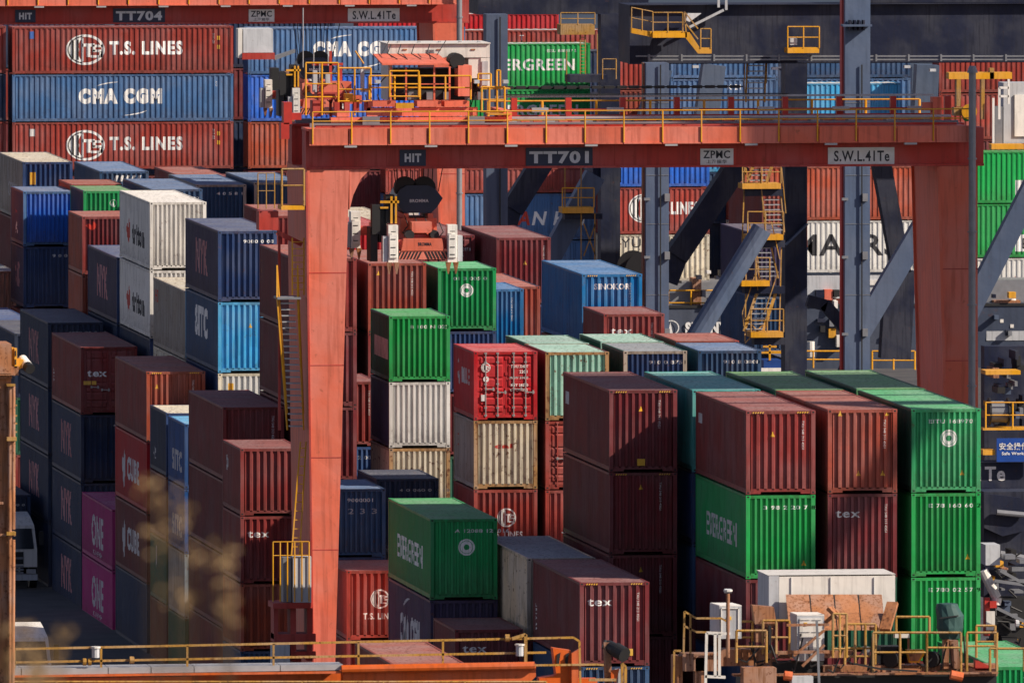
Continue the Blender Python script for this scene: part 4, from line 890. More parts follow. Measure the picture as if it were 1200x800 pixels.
        B('fuel_box', M_GREYW, (-1.35, -.6, 4.0, -.75, .3, 5.25))
        B('support_leg', M_RTGD, (-1.2, -.3, 1.9, -.9, .3, 3.99), (-.6, -.3, 1.9, -.3, .5, 4.69))
    return r
X701 = X(361.5, 560)
rtg = make_rtg(X701, 560, 'TT701', 'coral red gantry crane TT701 spanning the container rows in front')
X704 = X(410, 727) - 18.92 * 1.0265
make_rtg(X704, 727, 'TT704', 'coral red gantry crane TT704 cut by the top edge of the photo', full=False)
sp = P(496, 303, 561.2)
make_spreader((sp.x, 561.2, sp.z), 'orange spreader with black head block and white corner housings hanging under TT701', 3.0)
sp2 = P(372, 133, 729)
make_spreader((sp2.x, 728.2, sp2.z), 'black head block and spreader of the rear crane, partly behind the trolley', 2.4)
# ------------------------------------------------------------------ trolley on TT701
def trolley():
    D = 562; x0 = X(385, 560); zt = 24.30
    r = empty('crane_trolley', (x0, 561.2, zt), 'crane trolley with white machinery house and salmon awning on the TT701 girder', 'crane trolley')
    s = S(560)
    def q(px0, py0, px1, py1, y0, y1):    # box from photo pixels (at girder distance) to local
        a = P(px0, py1, 561.2 + y0); b = P(px1, py0, 561.2 + y0)
        return (a.x - x0, y0, a.z - zt, b.x - x0, y1, b.z - zt)
    def B(nm, mt, *bx, par=None):
        m = MB()
        for w in bx: m.box(*w)
        return m.build(nm, mt, par or r)
    B('trolley_frame', M_RTG, q(388, 137, 600, 143.5, .0, .5), q(388, 137, 600, 143.5, 4.2, 4.8), q(430, 126, 560, 136.5, .1, .4), q(395, 130, 410, 137, .1, 4), q(590, 130, 600, 137, .1, 4))
    for px in (425, 548):
        B('wheel_bogie', M_STEEL, q(px, 136.8, px + 20, 147, -.2, -.02))
    for a, b in ((489, 517), (521, 550), (432, 464)):
        B('ballast_box', M_RTG, q(a, 118.5, b, 125.5, .0, 1.0))
    # white house as an L of thick walls
    h = B('machinery_house', M_HOUSE, q(455, 52, 574, 68, 2.2, 4.6), q(563.5, 68.05, 574, 104.5, 2.2, 4.6), q(549, 68.05, 563.4, 92, 2.25, 4.6), q(455, 68.05, 460, 118, 2.4, 4.6))
    B('roof_edge', M_HOUSE, q(453, 50.4, 575, 51.9, 2.1, 4.7), par=h)
    for px in (466, 490, 514, 538, 560): B('lifting_lug', M_GALV, q(px, 48.6, px + 3, 50.3, 2.6, 2.8), par=h)
    for px in (472, 512, 552): B('vent', M_TAN, q(px, 57.5, px + 5, 59.2, 2.17, 2.195), par=h)
    B('house_interior', M_BLK, q(460.2, 80, 563, 118, 3.4, 4.5))
    # salmon awning with its posts
    m = MB(); 
    a = P(450, 78, 560); b = P(528, 68, 560)
    ax, az, bx, bz = a.x - x0, a.z - zt, b.x - x0, b.z - zt
    m.hexa([(ax + .1, .1, az), (bx + .12, .1, az), (bx - .05, 2.1, bz), (ax, 2.1, bz)], [(ax + .1, .1, az + .05), (bx + .12, .1, az + .05), (bx - .05, 2.1, bz + .05), (ax, 2.1, bz + .05)])
    m.build('awning', M_RTG, r)
    for px in (457, 475, 508, 526): B('awning_post', M_RTG, q(px, 79, px + 2, 118, .3, .37))
    B('awning_beam', M_RTG, q(456, 98, 528, 99.5, .3, .36))
    B('switch_box', M_RTG, q(537, 77, 553, 113, .9, 2.0)); m = MB(); a = P(545, 74, 560)
    m.tube((a.x - x0, 1.0, a.z - zt), (a.x - x0, 2.1, a.z - zt), .28, 0, 14); m.build('motor', M_BLK, r)
    B('winch_drum', M_BLK, q(464, 106, 524, 118, 1.2, 2.6))
    # left end: red frames, cabin gear, hoses
    B('end_frame', M_RTGD, q(386, 60, 389, 137, 1.5, 1.6), q(398, 78, 401, 137, 1.5, 1.6), q(366, 74, 402, 77, 1.5, 1.7), q(372, 108, 410, 117, .9, 1.9), q(366, 118, 376, 137, .5, 1.2))
    B('buffer', M_RTG, q(377, 96, 412, 108, 1.0, 2.0), q(402, 112, 424, 122, .8, 1.4))
    B('motor', M_YEL, q(404, 110, 414, 118, .4, .79)); B('control_box', M_GREYW, q(367, 83, 372, 108, .9, 1.2), q(382, 87, 387, 98, .9, 1.2)); 
    B('hose', M_GREYW, q(423, 80, 427, 108, 1.2, 1.4), q(426, 79, 433, 83, 1.2, 1.4), q(426, 104, 432, 108, 1.2, 1.4))
    B('ladder', M_RTGD, *[q(372, 100 + 4 * k, 379, 100.8 + 4 * k, .7, .75) for k in range(8)], q(371.5, 98, 372.5, 132, .7, .74), q(378.6, 98, 379.6, 132, .7, .74))
    m = MB(); 
    for px, top, bot in ((364.5, 12, 82), (377, 60, 110), (384, 77, 120), (394, 62, 80)):
        a = P(px, top, 560); b = P(px, bot, 560); m.tube((a.x - x0, 1.3, a.z - zt), (b.x - x0, 1.3, b.z - zt), .022, 0, 5)
    m.build('aerial', M_GALV, r)
    m = MB()
    for px in (470, 482, 498, 516): 
        a = P(px, 56, 560); b = P(px + 4, 72, 560); m.path([(a.x - x0, 1.9, a.z - zt), (a.x - x0 - .2, 1.2, a.z - zt - .3), (b.x - x0, .9, b.z - zt)], .018)
    a = P(468, 51, 560); b = P(455, 66, 560); m.tube((a.x - x0, 1.9, a.z - zt), (b.x - x0, .8, b.z - zt), .018, 0, 4)
    a = P(535, 51, 560); b = P(520, 67, 560); m.tube((a.x - x0, 1.9, a.z - zt), (b.x - x0, .8, b.z - zt), .018, 0, 4)
    m.build('cable_loop', M_BLK, r)
    rg = random.Random(5)
    for k in range(9):      # sagging hoses and cables between house and frames
        px_, py_a = rg.uniform(392, 560), rg.uniform(84, 112); a = P(px_, py_a, 562.5); b = P(px_ + rg.uniform(-26, 26), py_a + rg.uniform(10, 24), 562)
        mid = (a + b) / 2; mid.z -= rg.uniform(.1, .4); m = MB(); y_ = rg.uniform(.3, 1.8)
        m.path([(q.x - x0, y_, q.z - zt) for q in (a, a.lerp(mid, .6), mid, mid.lerp(b, .5), b)], .022); m.build('cable', M_BLK, r)
    for px in (478, 500, 520, 545, 560): B('sheave_block', M_STEEL, q(px, 108, px + 7, 117, 1.0, 1.19))
    for px in (392, 404, 415, 428): B('limit_switch', M_RTGD, q(px, 120, px + 6, 130, .1, .5)); 
    for px in (440, 556, 590): B('floodlight', M_GREYW, q(px, 94, px + 6, 98, -.3, .0))
    B('house_door', M_GREYW, q(565, 72, 572, 100, 2.17, 2.199), par=h); B('louvre', M_STEEL, *[q(500, 58.5 + 1.6 * k, 509, 59.3 + 1.6 * k, 2.17, 2.199) for k in range(4)], par=h)
    # yellow guard rails
    def rl(px0, px1, pyf, h, y, sp_, mid=(.5,)):
        a = P(px0, pyf, 560); b = P(px1, pyf, 560)
        railing(r, [(a.x - x0, y, a.z - zt), (b.x - x0, y, b.z - zt)], h / s, sp_, M_YEL, .035, mid)
    rl(437, 556, 118, 28, -.1, 1.0); rl(460, 494, 115, 31, -.35, 1.06, (.5, .03)); rl(566, 581, 103, 15, .2, .45)
    rl(569, 596, 133, 30, -.1, .27, (.5, .02)); rl(402, 440, 137, 56, .2, .65, (.3, .55)); rl(364, 402, 137, 62, .3, .6, (.35, .6, .8)); rl(588, 592, 103, 19, .2, .1, ())
    a = P(424, 62, 560); b = P(434, 77, 560); m = MB(); m.tube((a.x - x0, .8, a.z - zt), (b.x - x0, .8, b.z - zt), .03); m.build('handle', M_YEL, r)
    B('platform', M_YEL, q(464, 121, 485, 127, -.4, -.1), q(566, 103.2, 598, 105, -.1, .6), q(572, 133.2, 600, 135, -.2, .6))
    return r
trolley()
# ------------------------------------------------------------------ generic local builder for things laid out from photo pixels
class Rig:
    """a thing whose parts are given by photo pixels at a distance D; y is metres behind D"""
    def __init__(s, name, label, cat, px, py, D, group=None):
        s.D = D; s.o = at(px, py, D); s.r = empty(name, s.o, label, cat, group)
    def pt(s, px, py, y=0.0):
        v = at(px, py, s.D + y); return Vector((v.x - s.o.x, y, v.z - s.o.z))
    def box(s, nm, mat, *qs, par=None):
        m = MB()
        for (a, b, c, d, y0, y1) in qs:
            p, q = s.pt(a, d, y0), s.pt(c, b, y0); m.box(p.x, y0, p.z, q.x, y1, q.z)
        return m.build(nm, mat, par or s.r)
    def poly(s, nm, mat, pts, y0, y1, par=None):
        m = MB(); m.prism([(s.pt(a, b, y0).x, s.pt(a, b, y0).z) for a, b in pts], y0, y1); return m.build(nm, mat, par or s.r)
    def bar(s, nm, mat, *segs, w=.05, par=None, h=None):
        m = MB()
        for (a, b, ya, c, d, yb) in segs: m.bar(s.pt(a, b, ya), s.pt(c, d, yb), w, h)
        return m.build(nm, mat, par or s.r)
    def tube(s, nm, mat, *segs, r=.05, k=10, par=None, r2=None):
        m = MB()
        for (a, b, ya, c, d, yb) in segs: m.tube(s.pt(a, b, ya), s.pt(c, d, yb), r, 0, k, r2)
        return m.build(nm, mat, par or s.r)
    def rail(s, px0, px1, pyf, hpx, sp, y=0.0, mat=None, r=.03, mid=(.5,), drop=0.0, y1=None, pyf1=None):
        railing(s.r, [s.pt(px0, pyf, y), s.pt(px1, pyf if pyf1 is None else pyf1, y if y1 is None else y1)], hpx / S(s.D), sp, mat or M_YEL, r, mid, drop)
    def text(s, t, mat, px0, py0, px1, py1, y, bold=.02, par=None):
        a, b = s.pt(px0, py1, y), s.pt(px1, py0, y); v2, f, ww, hh = shape2d(t, bold); m = MB()
        m.v = [(a.x + u * (b.x - a.x) / ww, y, a.z + w * (b.z - a.z) / hh) for u, w in v2]; m.f = [tuple(q) for q in f]; m.m = [0] * len(f)
        return m.build('lettering', mat, par or s.r)
# ------------------------------------------------------------------ ships at the quay
M_HULL = paint('hull_slate', '#3c4557', .5, .4, .2, scale=.2)
def ship(px0, px1, D, label, text=None):
    s = Rig('container_ship', label, 'container ship', px0, 400, D, 'container ships berthed along the quay')
    a = X(px0, D) - s.o.x; b = X(px1, D) - s.o.x; z0 = -s.o.z
    m = MB(); m.hexa([(a + 3, .6, z0 - 6), (b, .6, z0 - 6), (b, 30, z0 - 6), (a + 3, 30, z0 - 6)], [(a, 0, z0 + 3.3), (b, 0, z0 + 3.3), (b, 30, z0 + 3.3), (a, 30, z0 + 3.3)])
    h = m.build('hull', M_HULL, s.r)
    m = MB(); m.box(a, 1.0, z0 + 3.31, b, 29, z0 + 4.55); m.build('hatch_coaming', M_STEEL, s.r)
    m = MB(); m.box(a, -.05, z0 + 3.15, b, .0, z0 + 3.3); m.build('rubbing_strake', M_BLK, h)
    return s, h
s, h = ship(-700, 690, 839, 'dark hulled ship carrying the long globe-marked and green lettered containers')
s, h = ship(702, 1500, 841, 'slate hulled ship with white letters and sail emblem on its side')
s.text('@sail', M_WHITE, 776, 375, 796, 393, -.03, par=h); s.text('SUNNY', M_WHITE, 803, 377, 853, 391, -.03, .06, par=h)
s.rail(783, 890, 361, 21, 1.3, .4, M_YEL, .05, (.3,)); s.rail(560, 770, 361, 14, 2.4, .4, M_GALV, .04)
s.box('deck_house', M_GREYW, (1156, 372, 1230, 399, .1, 3)); s.tube('life_raft', M_HOUSE, (1170, 424, -.8, 1188, 424, -.8), r=.42, k=14)
s.box('deck_machinery', M_RTG, (960, 330, 985, 400, .5, 3), (1025, 345, 1062, 398, .5, 3)); s.box('deck_machinery', M_TAN, (1165, 352, 1196, 371, .2, 2), (812, 326, 822, 360, .6, 2), (838, 352, 846, 360, .6, 2))
s.tube('vent_pipe', M_HOUSE, (950, 400, -.4, 950, 418, -.4), (1186, 350, .5, 1186, 372, .5), r=.22)
s.box('deck_winch', M_BLK, (940, 345, 958, 400, .6, 3), (985, 350, 1000, 395, .6, 3)); s.box('panel', M_GREYW, (945, 322.5, 1045, 350, .2, .5))
s.box('window', M_BLK, (1038, 358, 1046, 378, .45, .495)); s.box('bollard', M_HOUSE, (1012, 328, 1030, 334, .1, .4), (1172, 374, 1176, 378, .05, .09), (1184, 380, 1188, 384, .05, .09))
# ------------------------------------------------------------------ quay crane: landside portal with blue-grey columns, dark sill beam, braces, stairs
qc = Rig('quay_crane', 'huge navy quay crane with blue grey columns, dark boom beam, braces and yellow stair tower', 'quay crane', 860, 440, 760)
def col(x0, y0, x1, y1, ya, yb, mat): return qc.box('column', mat, (x0, y0, x1, y1, ya, yb))
col(990, -40, 1020, 470, -30, -28.6, M_BLUEG); col(757, 74, 784, 470, -12, -10.6, M_BLUEG); col(570, 17, 595, 470, -8, -6.8, M_BLUEG)
qc.box('column_flange', M_RTGD, (986, -40, 989.6, 470, -29.5, -28.9)); qc.box('column_flange', M_TAN, (753.5, 74, 756.6, 470, -11.5, -10.9))
col(920, 74, 946, 470, 4, 5.4, M_NAVY); col(704, 17, 727, 470, 8, 9.2, M_NAVY)
qc.box('boom_beam', M_NAVY, (738, 4, 1330, 75, -6, -2)); qc.box('boom_beam', M_NAVY, (560, -40, 760, 17.5, 10, 14)); qc.box('boom_beam', M_NAVY, (1015, -40, 1330, 3.6, -5, -2))
qc.box('beam_flange', M_NAVY, (738, 3, 1330, 6, -6.4, -6.01), (738, 72, 1330, 75.5, -6.4, -6.01))
# haunches and knuckles
qc.poly('haunch', M_NAVY, [(684, 197), (728, 197), (728, 214), (700, 210)], 8.2, 9.1)
# braces: lit tubes and dark box braces
qc.bar('brace', M_NAVY, (636, 188, 0, 600, 245, 0), w=.95, h=1.1); qc.bar('brace', M_NAVY, (600, 243, .1, 593, 268, .1), w=.9, h=1.0)
qc.bar('brace', M_BLUEG, (697, 205, 5, 640, 310, 5), w=1.0, h=1.0)
qc.bar('brace', M_NAVY, (866, 190, 2, 792, 300, 2), w=1.3, h=1.1); qc.bar('brace', M_NAVY, (794, 296, 2.1, 781, 330, 2.1), w=1.2, h=1.0)
qc.tube('brace', M_BLUEG, (893, 268, -9, 806, 410, -9), r=.5, k=14)
qc.bar('brace', M_BLUEG, (1085, 258, -20, 1000, 402, -20), w=.78, h=1.0); qc.bar('brace', M_NAVY, (1032, 190, -2, 1056, 320, -2), w=.9, h=1.0); qc.bar('brace', M_NAVY, (1054, 316, -2, 1048, 420, -2), w=1.5, h=1.0)
qc.bar('brace', M_BLUEG, (1212, 215, -10, 1112, 410, -10), w=.85, h=1.0); qc.bar('brace', M_NAVY, (966, 356, 0, 1000, 396, 0), w=.5, h=.6); qc.bar('brace', M_NAVY, (946, 352, 0, 968, 358, 0), w=.5, h=.6)
qc.bar('brace', M_BLUEG, (920, 287, 3.9, 946, 262, 3.9), w=.5, h=.1); qc.bar('brace', M_NAVY, (975, 470, 0, 1000, 410, 0), w=.7, h=.6)
qc.bar('brace', M_BLUEG, (775, 80, 3, 745, 190, 3), w=1.0, h=1.0); qc.bar('brace', M_BLUEG, (836, 76, 4, 820, 190, 4), w=1.15, h=1.0); qc.bar('brace', M_BLUEG, (1086, 76, 4, 1080, 190, 4), w=1.15, h=1.0)
for x in (771, 1003):        # bolted joints and pad eyes
    for yy in (232, 300, 390): qc.box('pad_eye', M_STEEL, (x - 16, yy, x - 9, yy + 3, -12.2 if x < 900 else -30.2, -12.01 if x < 900 else -30.01), (x + 8, yy - 5, x + 14, yy + 4, -12.2 if x < 900 else -30.2, -12.01 if x < 900 else -30.01))
qc.box('bolted_flange', M_BLUEG, (988, 29, 1022, 31.5, -30.8, -30.01))
for k in range(4): qc.box('bolt', M_NAVY, (996 + k * 5.2, 24, 998 + k * 5.2, 36, -30.6, -30.05))
qc.bar('beam_pipe', M_STEEL, (745, 66, -6.6, 1300, 66, -6.6), (760, 70, -6.6, 1300, 70, -6.6), w=.07); qc.bar('beam_walkway_rail', M_OCH, (850, -4, -6.2, 990, -4, -6.2), (1022, -2, -6.2, 1300, -2, -6.2), w=.05)
for k in range(14): qc.box('pipe_clip', M_STEEL, (760 + k * 38, 64, 762 + k * 38, 72, -6.7, -6.42))
for px in (774, 1010, 586): qc.bar('cable_run', M_BLK, (px, 76 if px != 586 else 20, (-12.1 if px == 774 else -30.1 if px == 1010 else -8.1), px, 440, (-12.1 if px == 774 else -30.1 if px == 1010 else -8.1)), w=.06)
for a_, b_ in ((990, 1020), (757, 784)):
    for yy in (120, 205, 262, 345): qc.box('weld_seam', M_STEEL, (a_, yy, b_, yy + .8, (-30.02 if a_ == 990 else -12.02), (-30.001 if a_ == 990 else -12.001)))
for px, py in ((812, 80), (905, 82), (1060, 80), (1090, 84)): qc.box('floodlight', M_GREYW, (px, py - 3, px + 7, py, -6.8, -6.4))
# stair tower
def flight(x0, y0, x1, y1, y, n=9):
    st = qc.bar('stair_stringer', M_OCH, (x0, y0, y, x1, y1, y), (x0 + 22, y0, y, x1 + 22, y1, y), w=.07, h=.16)
    for k in range(n):
        t = (k + .5) / n; px = x0 + (x1 - x0) * t; py = y0 + (y1 - y0) * t; qc.box('stair_tread', M_GALV, (px + 1.5, py, px + 20.5, py + 1.1, y - .1, y + .45))
    qc.bar('stair_handrail', M_OCH, (x0 - 2, y0 - 22, y - .2, x1 - 2, y1 - 22, y - .2), (x0 + 24, y0 - 22, y - .2, x1 + 24, y1 - 22, y - .2), (x0, y0, y - .2, x0 - 2, y0 - 22, y - .2), (x1, y1, y - .2, x1 - 2, y1 - 22, y - .2), w=.05)
for i, (py, a, b) in enumerate(((215, 870, 915), (275, 876, 918), (329, 869, 902), (389, 880, 918))):
    qc.box('stair_platform', M_YEL, (a, py, b, py + 6.5, -4.5, -3)); qc.box('platform_bracket', M_NAVY, (a + 4, py + 6.6, 920, py + 15, -4.2, -3.2))
    qc.rail(a, b, py, 27, .8, -4.45, M_OCH, .035)
flight(892, 219, 897, 272, -4); flight(880, 282, 890, 326, -4, 8); flight(884, 190, 876, 214, -4, 4); flight(888, 340, 872, 388, -4, 8); flight(876, 60, 874, 120, -4, 9)
qc.bar('cross_stay', M_OCH, (873, 372, -4, 902, 402, -4), (873, 402, -4, 902, 372, -4), (875, 275, -4, 873, 400, -4), (916, 275, -4, 913, 400, -4), (873, 196, -4, 868, 330, -4), w=.06)
# platforms on the beam
qc.box('walk_platform', M_YEL, (765, 38, 805, 44.5, -8.4, -6.5)); qc.poly('walk_platform', M_YEL, [(740, 33), (766, 38), (766, 44), (740, 39)], -8.3, -7.8)
qc.rail(765, 800, 38, 23, .9, -8.4, M_OCH, .035); qc.rail(740, 765, 33, 24, .5, -8.3, M_OCH, .03, pyf1=38)
qc.poly('stair_stringer', M_YEL, [(803, 38), (808, 38), (820, 56), (834, 56), (834, 63), (818, 63), (803, 44)], -8.4, -8.3); qc.rail(821, 833, 57, 23, .45, -8.4, M_OCH, .035); qc.bar('stair_handrail', M_OCH, (802, 14, -8.4, 818, 34, -8.4), (802, 26, -8.4, 818, 46, -8.4), (802, 14, -8.4, 804, 38, -8.4), w=.06)
qc.box('walk_platform', M_YEL, (923, 56.5, 960, 62.5, -7.6, -6.45)); qc.rail(923, 960, 56.5, 25, .75, -7.6, M_YEL, .035)
qc.box('lamp_unit', M_GREYW, (926, 45, 934, 53, -7.4, -6.6)); qc.poly('cover_plate', M_GREYW, [(806, 16), (822, 16), (808, 26), (804, 24)], -6.9, -6.5)
qc.bar('edge_pipe', M_GREYW, (848, 12, -6.6, 808, 32, -6.6), (851, -5, -6.6, 851, 12, -6.6), (842, -5, -6.6, 842, 9, -6.6), w=.12)
qc.box('walk_platform', M_OCH, (657, 29, 697, 41, 6, 7.4)); qc.rail(657, 697, 29, 14, .7, 6, M_OCH, .03); qc.box('walk_platform', M_NAVY, (668, 88, 712, 97, 5, 7)); qc.rail(706, 722, 93, 24, .5, 5, M_OCH, .03)
qc.bar('ladder', M_OCH, (680, 41, 6.2, 680, 92, 6.2), (686, 41, 6.2, 686, 92, 6.2), (664, 60, 6.2, 664, 98, 6.2), (700, 40, 6.2, 700, 95, 6.2), w=.05)
for k in range(12): qc.bar('ladder_rung', M_OCH, (680, 44 + k * 4, 6.2, 686, 44 + k * 4, 6.2), w=.03)
# cage platform by the WAN HAI container
qc.box('cage_platform', M_YEL, (659, 243, 696, 250, 3, 4.4)); qc.box('cage_bracket', M_NAVY, (662, 250.5, 706, 257, 3.2, 4.2)); qc.rail(659, 696, 243, 23, .75, 3, M_YEL, .035)
qc.bar('ladder', M_OCH, (662, 190, 3.2, 662, 243, 3.2), (681, 195, 3.2, 681, 305, 3.2), (697, 250, 3.2, 697, 305, 3.2), (684, 262, 3.2, 698, 300, 3.2), (698, 262, 3.2, 684, 300, 3.2), w=.06)
# quay-side clutter under the portal
qc.box('access_platform', M_OCH, (1158, 410, 1230, 416, -20, -18)); 
qc.tube('cable_drum', M_BLK, (756, 318, -4, 756, 318, -2), r=1.0, k=24); qc.tube('cable_drum', M_BLK, (742, 312, -3, 742, 312, -1), r=.8, k=24)
qc.tube('cable_guide', M_GREYW, (706, 312, -3, 712, 318, -3), (722, 316, -3, 728, 322, -3), r=.12)
# quay barrier rails
def barrier(px0, px1, py, D, label, hpx=22, sp=1.5):
    b = Rig('guard_rail', label, 'guard rail', px0, py, D, 'yellow guard rails on the quay'); b.rail(px0, px1, py, hpx, sp, 0, M_YEL, .05, (.5,)); return b
barrier(889, 985, 431, 800, 'yellow guard rail on the quay left of the lit blue column', 20, 1.6); barrier(1022, 1072, 433, 800, 'yellow guard rail on the quay between lit column and crane leg', 22, 1.4)
b = Rig('parked_machine', 'blue and white machine with yellow mast behind the dull green roofs', 'machine', 905, 436, 780)
b.box('body', plain('machine_blue', (.01, .05, .22), .4), (895, 422, 917, 436, 0, 2)); b.box('skirt', M_HOUSE, (891, 431, 919, 440, -.1, 2.1)); b.bar('mast', M_YEL, (902, 398, 0, 902, 422, 0), (894, 406, 0, 910, 406, 0), (890, 413, 0, 918, 413, 0), w=.1)
# ------------------------------------------------------------------ crane portal at the right edge with the load plate and blue sign
rc = Rig('quay_crane_portal', 'dark crane portal at the right edge with blue safety sign and letters Te', 'quay crane', 1180, 560, 700)
bm_ = rc.box('sill_beam', M_NAVY, (1150, 541, 1260, 572, 0, 2)); rc.text('S.W.L.41Te', M_WHITE, 1069, 546, 1178, 564, -.02, .03, par=bm_)
sg = rc.box('sign_board', plain('sign_blue', (.01, .06, .30), .4), (1168, 513, 1225, 541, -.6, -.5)); rc.text('安全操作距离', M_WHITE, 1171, 518, 1222, 527, -.62, .02, par=sg); rc.text('Safe Working Load', M_WHITE, 1174, 529, 1220, 534, -.62, .02, par=sg)
rc.box('deck_edge', M_YEL, (1152, 501, 1250, 504, -.4, 1), (1152, 527, 1166, 533, -.5, 1), (1187, 695, 1240, 709, -2, 0), (1155, 434, 1196, 439, -.4, 1)); rc.rail(1155, 1250, 501, 30, 1.2, -.4, M_YEL, .04)
rc.tube('winch_drum', M_STEEL, (1160, 482, .2, 1180, 482, .2), r=.5, k=18); rc.tube('winch_flange', M_BLK, (1158, 482, .2, 1160, 482, .2), r=.65, k=18); rc.tube('winch_flange', M_BLK, (1180, 482, .2, 1182, 482, .2), r=.65, k=18)
rc.box('back_wall', M_NAVY, (1153, 405, 1260, 760, 6, 7)); rc.box('column', M_NAVY, (1153, 573, 1163, 720, 0, 1.5)); rc.poly('bracket', M_NAVY, [(1153, 575), (1200, 580), (1230, 600), (1230, 640), (1175, 640), (1153, 625)], 1.5, 3)
yd = Rig('yard_machine', 'yard machine before shade panels with white pipe and grey cover right of the green stack', 'machine', 1180, 760, 604)
yd.box('shade_panel', M_NAVY, (1153, 575, 1290, 700, 3, 5), (1165, 690, 1290, 760, 2.6, 3.0)); yd.box('chassis', M_BLK, (1166, 700, 1290, 800, 1, 2.5)); yd.tube('wheel', M_BLK, (1172, 770, .9, 1190, 770, .9), r=.9, k=20)  # dark panels stand in for the shaded ground behind the machine
yd.poly('bracket', M_NAVY, [(1153, 578), (1195, 583), (1215, 600), (1200, 622), (1175, 628), (1153, 618)], 2.7, 2.98); yd.tube('hose', M_STEEL, (1168, 600, 2.5, 1200, 603, 2.5), r=.12); yd.tube('hose', M_STEEL, (1172, 648, 2.5, 1210, 655, 2.5), r=.12)
yd.tube('white_pipe', M_HOUSE, (1152, 668, -1, 1168, 700, -1), r=.2); yd.tube('white_pipe', M_HOUSE, (1168, 700, -1, 1167, 708, -1), r=.2)
yd.box('machine_cover', M_GREYW, (1155, 638, 1172, 662, -1, .5)); yd.box('red_post', M_RED, (1154, 700, 1160, 745, -1.2, -.8), (1160, 704, 1168, 712, -1.3, -.9)); yd.box('hydrant', M_HOUSE, (1156, 716, 1166, 738, -1.4, -1.21))
m_ = [(1178, 650, 1190, 655), (1186, 664, 1200, 669), (1172, 668, 1180, 673), (1195, 655, 1210, 660), (1182, 680, 1204, 684)]
for a, b_, c, d in m_: yd.box('machine_part', M_STEEL, (a, b_, c, d, -1.5, -.6))
yd.bar('walkway_edge', M_STEEL, (1172, 668, -1.6, 1230, 700, -1.6), (1168, 712, -1.8, 1230, 742, -1.8), (1165, 680, -1.6, 1225, 688, -1.6), w=.12); yd.tube('lamp_globe', M_GREYW, (1190, 730, -1, 1194, 730, -1), r=.16)
rg = random.Random(21)
PAR = [M_TAN, M_STEEL, M_BLK, M_BLK, M_YEL, M_NAVY, M_NAVY, M_STEEL, M_BLUEG]
for k in range(26):
    px_, py_a = rg.uniform(1153, 1200), rg.uniform(410, 500); rc.box('deck_gear', rg.choice(PAR), (px_, py_a, px_ + rg.uniform(3, 12), py_a + rg.uniform(3, 12), 3 + .05 * k, 5))
for k in range(10):
    px_, py_a = rg.uniform(1153, 1205), rg.uniform(575, 640); rc.tube('pipe_run', rg.choice([M_STEEL, M_BLK, M_BLUEG]), (px_, py_a, 2.6, px_ + rg.uniform(-20, 20), py_a + rg.uniform(-25, 25), 2.6), r=.08, k=6)
for k in range(30):
    px_, py_a = rg.uniform(1156, 1200), rg.uniform(640, 752); yd.box('machine_part', rg.choice(PAR), (px_, py_a, px_ + rg.uniform(2, 11), py_a + rg.uniform(2, 8), .4 + .04 * k, 2.2))
for k in range(14):
    px_, py_a = rg.uniform(1160, 1200), rg.uniform(650, 750); yd.tube('cable', M_BLK, (px_, py_a, .2, px_ + rg.uniform(-25, 25), py_a + rg.uniform(-20, 20), .3), r=.04, k=5)
for k in range(24):
    px_, py_a = rg.choice([rg.uniform(948, 988), rg.uniform(1022, 1064), rg.uniform(1156, 1200)]), rg.uniform(338, 398); s.box('deck_gear', rg.choice(PAR + [M_HOUSE, M_RTG]), (px_, py_a, px_ + rg.uniform(3, 10), py_a + rg.uniform(3, 14), -.4 + .01 * k, .3))
for k in range(16):
    px_, py_a = rg.uniform(735, 756) if k % 2 else rg.uniform(786, 845), rg.uniform(316, 356); s.box('deck_gear', rg.choice(PAR + [M_HOUSE]), (px_, py_a, px_ + rg.uniform(3, 9), py_a + rg.uniform(2, 8), -.4 + .01 * k, .3))
# yellow gantry far right behind the pole
yg = Rig('lashing_gantry', 'yellow lashing gantry and white ladder right of the grey cable pole', 'gantry', 1150, 180, 820)
yg.box('frame_beam', M_YEL, (1112, 85, 1186, 93, 0, 1), (1162, 169, 1200, 175, 0, 1)); yg.box('frame_post', M_OCH, (1121, 93, 1126, 125, 0, .5), (1150, 93, 1154, 140, 0, .5), (1160, 80, 1165, 93, 0, .5), (1118, 126, 1136, 136, 0, .8))
yg.bar('white_ladder', M_HOUSE, (1171, 103, -.2, 1171, 140, -.2), (1182, 93, -.2, 1182, 122, -.2), (1171, 103, -.2, 1182, 103, -.2), (1171, 113, -.2, 1182, 113, -.2), (1164, 115, -.2, 1164, 168, -.2), w=.12)
yg.box('grey_tower', M_GREYW, (1176, 97, 1230, 168, 1.2, 3)); yg.box('tower_shadow_gap', M_STEEL, (1166, 125, 1175, 169, 1, 2)); yg.box('tower_door', M_HOUSE, (1189, 111, 1225, 160, 1.1, 1.19)); yg.tube('hose_reel', M_YEL, (1136, 131, -.4, 1136, 131, 0), r=.42, k=18); yg.tube('hose_reel', paint('hose_green', '#1f7a35'), (1133, 137, -.3, 1133, 137, 0), r=.25, k=18)
